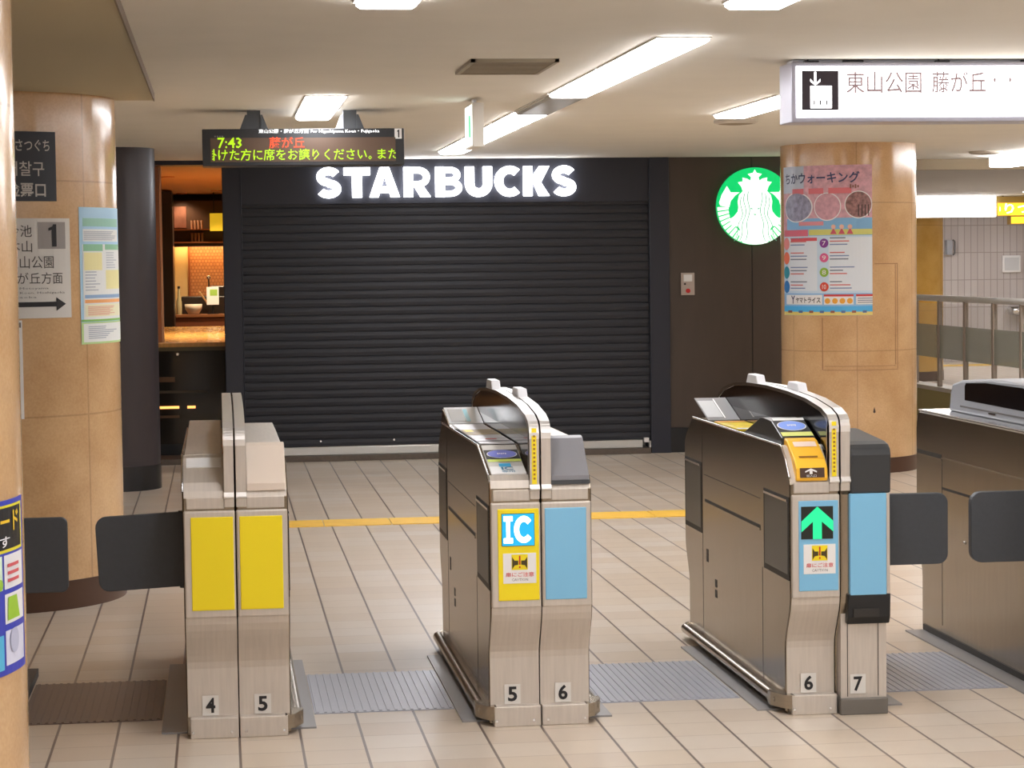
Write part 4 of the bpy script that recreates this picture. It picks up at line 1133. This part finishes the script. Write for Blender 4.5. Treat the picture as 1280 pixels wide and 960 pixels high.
MB().box(-0.37, -0.13, 0.02, 0.03, 0.33, 0.35, mat('shelf_reflection', (110, 72, 36), 0.5)).box(-0.37, -0.16, 0.02, 0.03, 0.62, 0.66, mat('shelf_reflection', (110, 72, 36), 0.5)).box(-0.37, 0.1, 0.02, 0.03, 0.53, 0.55, mat('shelf_reflection2', (84, 66, 42), 0.5)).build('shelf', t)  # dim shelf reflections on the glass, painted as flat brown strips
for xx in (-0.35, -0.135): MB().lathe([(0.02, 0), (0.02, 0.012), (0.012, 0.02)], (xx + 0.2 - 0.2, 0.02, 0.845), chrome, 16, 'y').build('knob', t)
# back bench and its back wall tiles
t = thing('back_bench', 'brown back bench at the far end of the cafe', 'counter', (-0.1, 24.4, 0))
MB().box(-0.6, 1.2, 0.0, 0.72, 0, 1.0, mat('bench_brown', (122, 66, 38), 0.5)).build('cabinet', t)
MB().box(-0.61, 1.2, -0.02, 0.72, 1.0, 1.03, mat('bench_top', (150, 96, 60), 0.35)).build('top', t, 0.003)
b = MB().box(-0.50, -0.325, 25.14, 25.199, 1.03, 1.763, mat('lit_cream', (250, 214, 150), 0.6))
tag(b.build('cream_panel'), 'cream lit wall panel at the back of the cafe', 'wall panel')
def cafe_tiles():
    g = NG('cafe_tiles')
    mp = g.n('ShaderNodeMapping'); mp.inputs['Rotation'].default_value = (PI / 2, 0, 0)
    g.l(g.tc.outputs['Object'], mp.inputs['Vector'])
    br = g.n('ShaderNodeTexBrick')
    br.inputs['Color1'].default_value = lin((206, 146, 98)); br.inputs['Color2'].default_value = lin((192, 130, 84)); br.inputs['Mortar'].default_value = lin((160, 104, 66))
    br.inputs['Scale'].default_value = 1; br.inputs['Brick Width'].default_value = 0.036; br.inputs['Row Height'].default_value = 0.036; br.inputs['Mortar Size'].default_value = 0.004
    g.l(mp.outputs[0], br.inputs['Vector']); g.l(br.outputs['Color'], g.b.inputs['Base Color']); g.b.inputs['Roughness'].default_value = 0.35
    return g.m
tag(MB().box(-0.30, 1.3, 25.15, 25.199, 1.03, 1.763, cafe_tiles()).build('tile_splashback'), 'orange brown tiled splashback at the back of the cafe', 'wall panel')
tag(MB().box(-0.324, -0.301, 25.10, 25.199, 1.03, 1.763, wood).build('wood_batten'), 'narrow wooden batten between the cream panel and the cafe tiles', 'batten')
t = thing('menu_cabinet', 'dark wall cabinet with rows of cups above the cafe splashback', 'cabinet', (0, 24.85, 1.80))
MB().box(-0.50, 1.3, 0.0, 0.34, 0.0, 0.46, mat('cabinet_brown', (74, 50, 36), 0.4)).box(-0.50, 1.3, 0.0, 0.02, -0.035, 0, mat('cabinet_brown', (74, 50, 36), 0.4)).build('carcass', t)
b = MB(); b.box(-0.50, 1.3, -0.14, 0, 0.0, 0.015, wood).box(-0.50, 1.3, -0.14, 0, 0.14, 0.15, wood); b.build('shelf', t)
MB().box(-0.46, -0.33, -0.012, 0, 0.17, 0.40, mat('menu_photo', (120, 78, 62), 0.3, noise=0.2, nscale=12)).build('menu_card', t)
cupm = mat('cup_brown', (176, 130, 100), 0.4)
for k in range(4):
    for zz, nm in ((0.016, 'lower'), (0.151, 'upper')):
        o = MB().lathe([(0.011, 0), (0.015, 0.095)], (0, 0, 0), cupm, 14).build('cup')
        o.location = (-0.27 + 0.036 * k, 24.78, 1.80 + zz)
        tag(o, 'brown cup in the row on the %s shelf of the dark cafe cabinet' % nm, 'cup', 'cups on the %s cabinet shelf' % nm)
t = thing('yellow_menu_sign', 'small yellow sign beside the shutter edge inside the cafe', 'sign', (-0.06, 24.5, 1.925))
MB().box(-0.015, 0.2, 0, 0.03, 0, 0.19, mat('menu_yellow', (236, 196, 40), 0.5, emit=0.35)).build('panel', t, 0.003)
MB().tube((0.03, 0.015, 0.19), (0.03, 0.015, 0.415), 0.006, black).build('rod', t)
t = thing('fridge_cabinet', 'tall dark cabinet at the left of the cafe interior', 'cabinet', (-0.56, 23.5, 0))
MB().box(-0.2, 0.105, 0, 0.8, 0, 2.32, mat('fridge_black', (40, 28, 24), 0.3)).build('carcass', t)
MB().box(-0.15, 0.09, -0.01, 0.0, 0.3, 2.2, black).build('door', t)
# things on the bench
BZ = 1.03
t = thing('white_tub', 'white tapered tub on the cafe back bench', 'tub', (-0.268, 24.47, BZ))
wp = mat('tub_white', (236, 218, 196), 0.45)
MB().lathe([(0.05, 0), (0.06, 0.01), (0.09, 0.06), (0.094, 0.11), (0.09, 0.11), (0.06, 0.02), (0, 0.018)], (0, 0, 0), wp, 28).build('tub_body', t)
t = thing('menu_stand', 'white menu card with a green patch on a stand in the cafe', 'menu stand', (-0.06, 24.47, BZ))
mp = plane_map((0, 0, 0.10), (1, 0, 0), (0.0, 0.06, 0.2))
b = MB().sheet(mp, -0.065, 0, 0.065, 0.2, paper, 0.006); b.rect(mp, -0.03, 0.1, 0.05, 0.17, mat('menu_green', (150, 190, 60), 0.5), 0.008); b.build('card', t)
MB().tube((0, 0.02, 0), (0, 0.04, 0.12), 0.012, black).box(-0.06, 0.06, -0.03, 0.06, 0, 0.01, black).build('stand', t)
t = thing('glass_bottle', 'slim clear bottle at the left end of the cafe back bench', 'bottle', (-0.42, 24.47, BZ))
MB().lathe([(0.028, 0), (0.03, 0.02), (0.03, 0.14), (0.014, 0.19), (0.012, 0.28)], (0, 0, 0), mat('bottle_glass', (190, 176, 136), 0.1), 18).build('bottle_body', t)
MB().lathe([(0.014, 0.28), (0.014, 0.305)], (0, 0, 0), dkb, 14).build('cap', t)
t = thing('coffee_machine', 'black espresso machine with a chrome knob behind the menu card', 'machine', (0.02, 24.72, BZ))
MB().box(-0.42, 0.5, 0, 0.3, 0, 0.19, mat('machine_dark', (40, 34, 30), 0.3)).box(-0.10, 0.5, 0.02, 0.3, 0.19, 0.30, mat('machine_dark', (40, 34, 30), 0.3)).build('machine_body', t, 0.01)
MB().lathe([(0.0, 0), (0.02, 0.008), (0.024, 0.024), (0.02, 0.04), (0, 0.048)], (-0.12, 0.03, 0.37), chrome, 18).tube((-0.12, 0.05, 0.18), (-0.12, 0.03, 0.38), 0.008, darkmetal).build('knob', t)
MB().tube((-0.13, -0.05, 0.10), (-0.22, -0.12, 0.24), 0.010, mat('handle_cream', (220, 180, 130), 0.4)).build('handle', t)
# downlights
for i, (x, y) in enumerate(((-0.419, 20.1), (0.0, 23.9), (-0.37, 24.7), (0.9, 20.1), (0.9, 22.8))):
    t = thing('downlight', ['round downlight nearest the cafe entrance', 'bright round downlight beside the shutter edge in the cafe', 'round downlight at the back of the cafe', 'cafe downlight behind the shutter, near the front', 'cafe downlight behind the shutter, at the back'][i], 'downlight', (x, y, 2.34))
    MB().lathe([(0.06, 0), (0.06, -0.008), (0.045, -0.008)], (0, 0, 0), wood, 24).build('ring', t)
    MB().lathe([(0.045, -0.007), (0.0, -0.007)], (0, 0, 0), mat('downlight_glow', (255, 236, 200), 0.4, emit=14, emcol=(255, 214, 150)), 24).build('lens', t)
    ld = bpy.data.lights.new('downlight_lamp', 'SPOT'); ld.energy = (110, 60, 10, 90, 60)[i]; ld.color = (1, 0.78, 0.52); ld.spot_size = math.radians(130); ld.spot_blend = 0.6; ld.shadow_soft_size = 0.05
    lo = bpy.data.objects.new('lamp', ld); sc.collection.objects.link(lo); lo.parent = t; lo.location = (0, 0, -0.03)
# under-cabinet lamp that lights the splashback
t = thing('under_cabinet_lamp', 'warm lamp strip under the dark cafe cabinet', 'lamp', (0.2, 24.92, 1.795))
MB().box(-0.65, 0.9, 0.06, 0.09, -0.012, 0.004, mat('lamp_strip', (255, 220, 170), 0.4, emit=26, emcol=(255, 206, 140))).build('strip', t)

# ------------------------------------------------------------------ glass railing and far hall on the right
RX = 6.83
t = thing('glass_railing', 'glass and steel railing on a low wall beyond the tan pillar', 'railing', (RX, 20.5, 0))
railm = mat('railing_steel', (238, 236, 234), 0.35, metal=0.15)
postm = mat('railing_post', (172, 156, 142), 0.35, metal=0.15)
MB().box(-0.06, 0.10, -4, 3.0, 0, 0.27, mat('olive_curb', (176, 164, 106), 0.5)).build('curb', t)
MB().box(-0.07, 0.11, -4, 3.0, 0.27, 0.31, mat('curb_cap', (206, 200, 190), 0.4)).build('curb_cap', t, 0.004)
MB().tube((0, -4, 1.15), (0, 3.0, 1.15), 0.03, railm, 16).build('handrail', t)
gl = mat('railing_glass', (226, 232, 228), 0.03, alpha=0.12)
band = mat('glass_band', (172, 178, 166), 0.12, alpha=0.6)
ys = [-3.3, -2.65, -1.95, -1.25, -0.48, 0.27, 1.0, 1.8, 2.6]
for y in ys:
    MB().box(-0.02, 0.02, y - 0.022, y + 0.022, 0.3, 1.13, postm).build('post', t, 0.003)
for a, bb in zip(ys, ys[1:]):
    MB().box(-0.004, 0.004, a + 0.03, bb - 0.03, 0.34, 1.10, gl).build('glass_pane', t)
    lab(MB().box(-0.010, -0.005, a + 0.05, bb - 0.02, 0.58, 0.895, band).build('glass_panel', t), 'grey green translucent lower panel')
# lit signs in the far hall
t = thing('lit_sign_board', 'overexposed white lit sign board beyond the railing', 'sign', (8.45, 26.5, 2.022))
MB().box(-0.1, 0.98, 0.0, 0.15, 0, 0.258, mat('far_case', (200, 200, 200), 0.5)).build('case', t)
MB().box(-0.09, 0.97, -0.012, 0.0, 0.006, 0.252, mat('far_glow', (255, 255, 255), 0.4, emit=6)).build('lit_face', t)
t = thing('yellow_exit_sign', 'yellow lit hanging sign at the right edge beyond the railing', 'sign', (9.44, 26.5, 2.0))
yl = mat('far_yellow', (255, 214, 50), 0.4, emit=0.75)
MB().box(0.0, 1.2, 0.0, 0.15, 0.03, 0.27, mat('far_case2', (190, 160, 90), 0.5)).box(0.01, 1.19, -0.01, 0, 0.04, 0.19, yl).build('upper_panel', t)
MB().box(0.17, 0.8, 0.0, 0.12, -0.07, 0.03, mat('far_case2', (190, 160, 90), 0.5)).box(0.18, 0.79, -0.01, 0, -0.06, 0.02, yl).build('lower_panel', t)
mp = plane_map((0, -0.01, 0))
MB().text(mp, 'のりつぎ', -0.12, 0.06, 0.62, 0.19, mat('far_glyph', (255, 255, 240), 0.4, emit=2), 0.004, 0.01, 2, clip=(0.03, 1.1)).build('lettering', t)
for xx in (0.1, 1.0): MB().tube((xx, 0.07, 0.27), (xx, 0.07, 0.305), 0.012, charcoal_lid).build('hanger', t)
# small things on the far wall
t = thing('wall_frame', 'small white framed notice on the far tiled wall', 'notice', (11.47, 32, 1.30))
MB().box(0, 0.28, -0.04, 0, 0, 0.25, paper).build('frame', t, 0.01)
MB().box(0.03, 0.25, -0.045, -0.035, 0.03, 0.22, mat('notice_grey', (206, 206, 206), 0.4)).build('sheet', t)
t = thing('wall_cabinet', 'grey steel box on the far tiled wall next to the ochre pillar', 'box', (10.6, 32, 1.57))
MB().box(0.0, 0.09, -0.1, 0, 0, 0.22, greyplastic).build('box_body', t, 0.01)
MB().path([(0.09, -0.1, 0.0), (0.12, -0.1, 0.02), (0.12, -0.1, 0.2), (0.09, -0.1, 0.22)], 0.012, greyink).build('handle', t)
t = thing('steel_basin', 'small steel basin on the far tiled wall seen through the railing', 'basin', (11.67, 31.85, 0.66))
MB().lathe([(0.02, 0), (0.12, 0.02), (0.17, 0.12), (0.16, 0.12), (0.1, 0.04), (0, 0.03)], (0, 0, 0), chrome, 24).box(-0.1, 0.1, 0.05, 0.15, 0.02, 0.14, chrome).build('bowl', t)
tag(MB().box(9.0, 15, 30.6, 31.0, 0, 0.006, ym).build('floor_line'), 'yellow strip on the floor at the foot of the far tiled wall', 'floor marking')
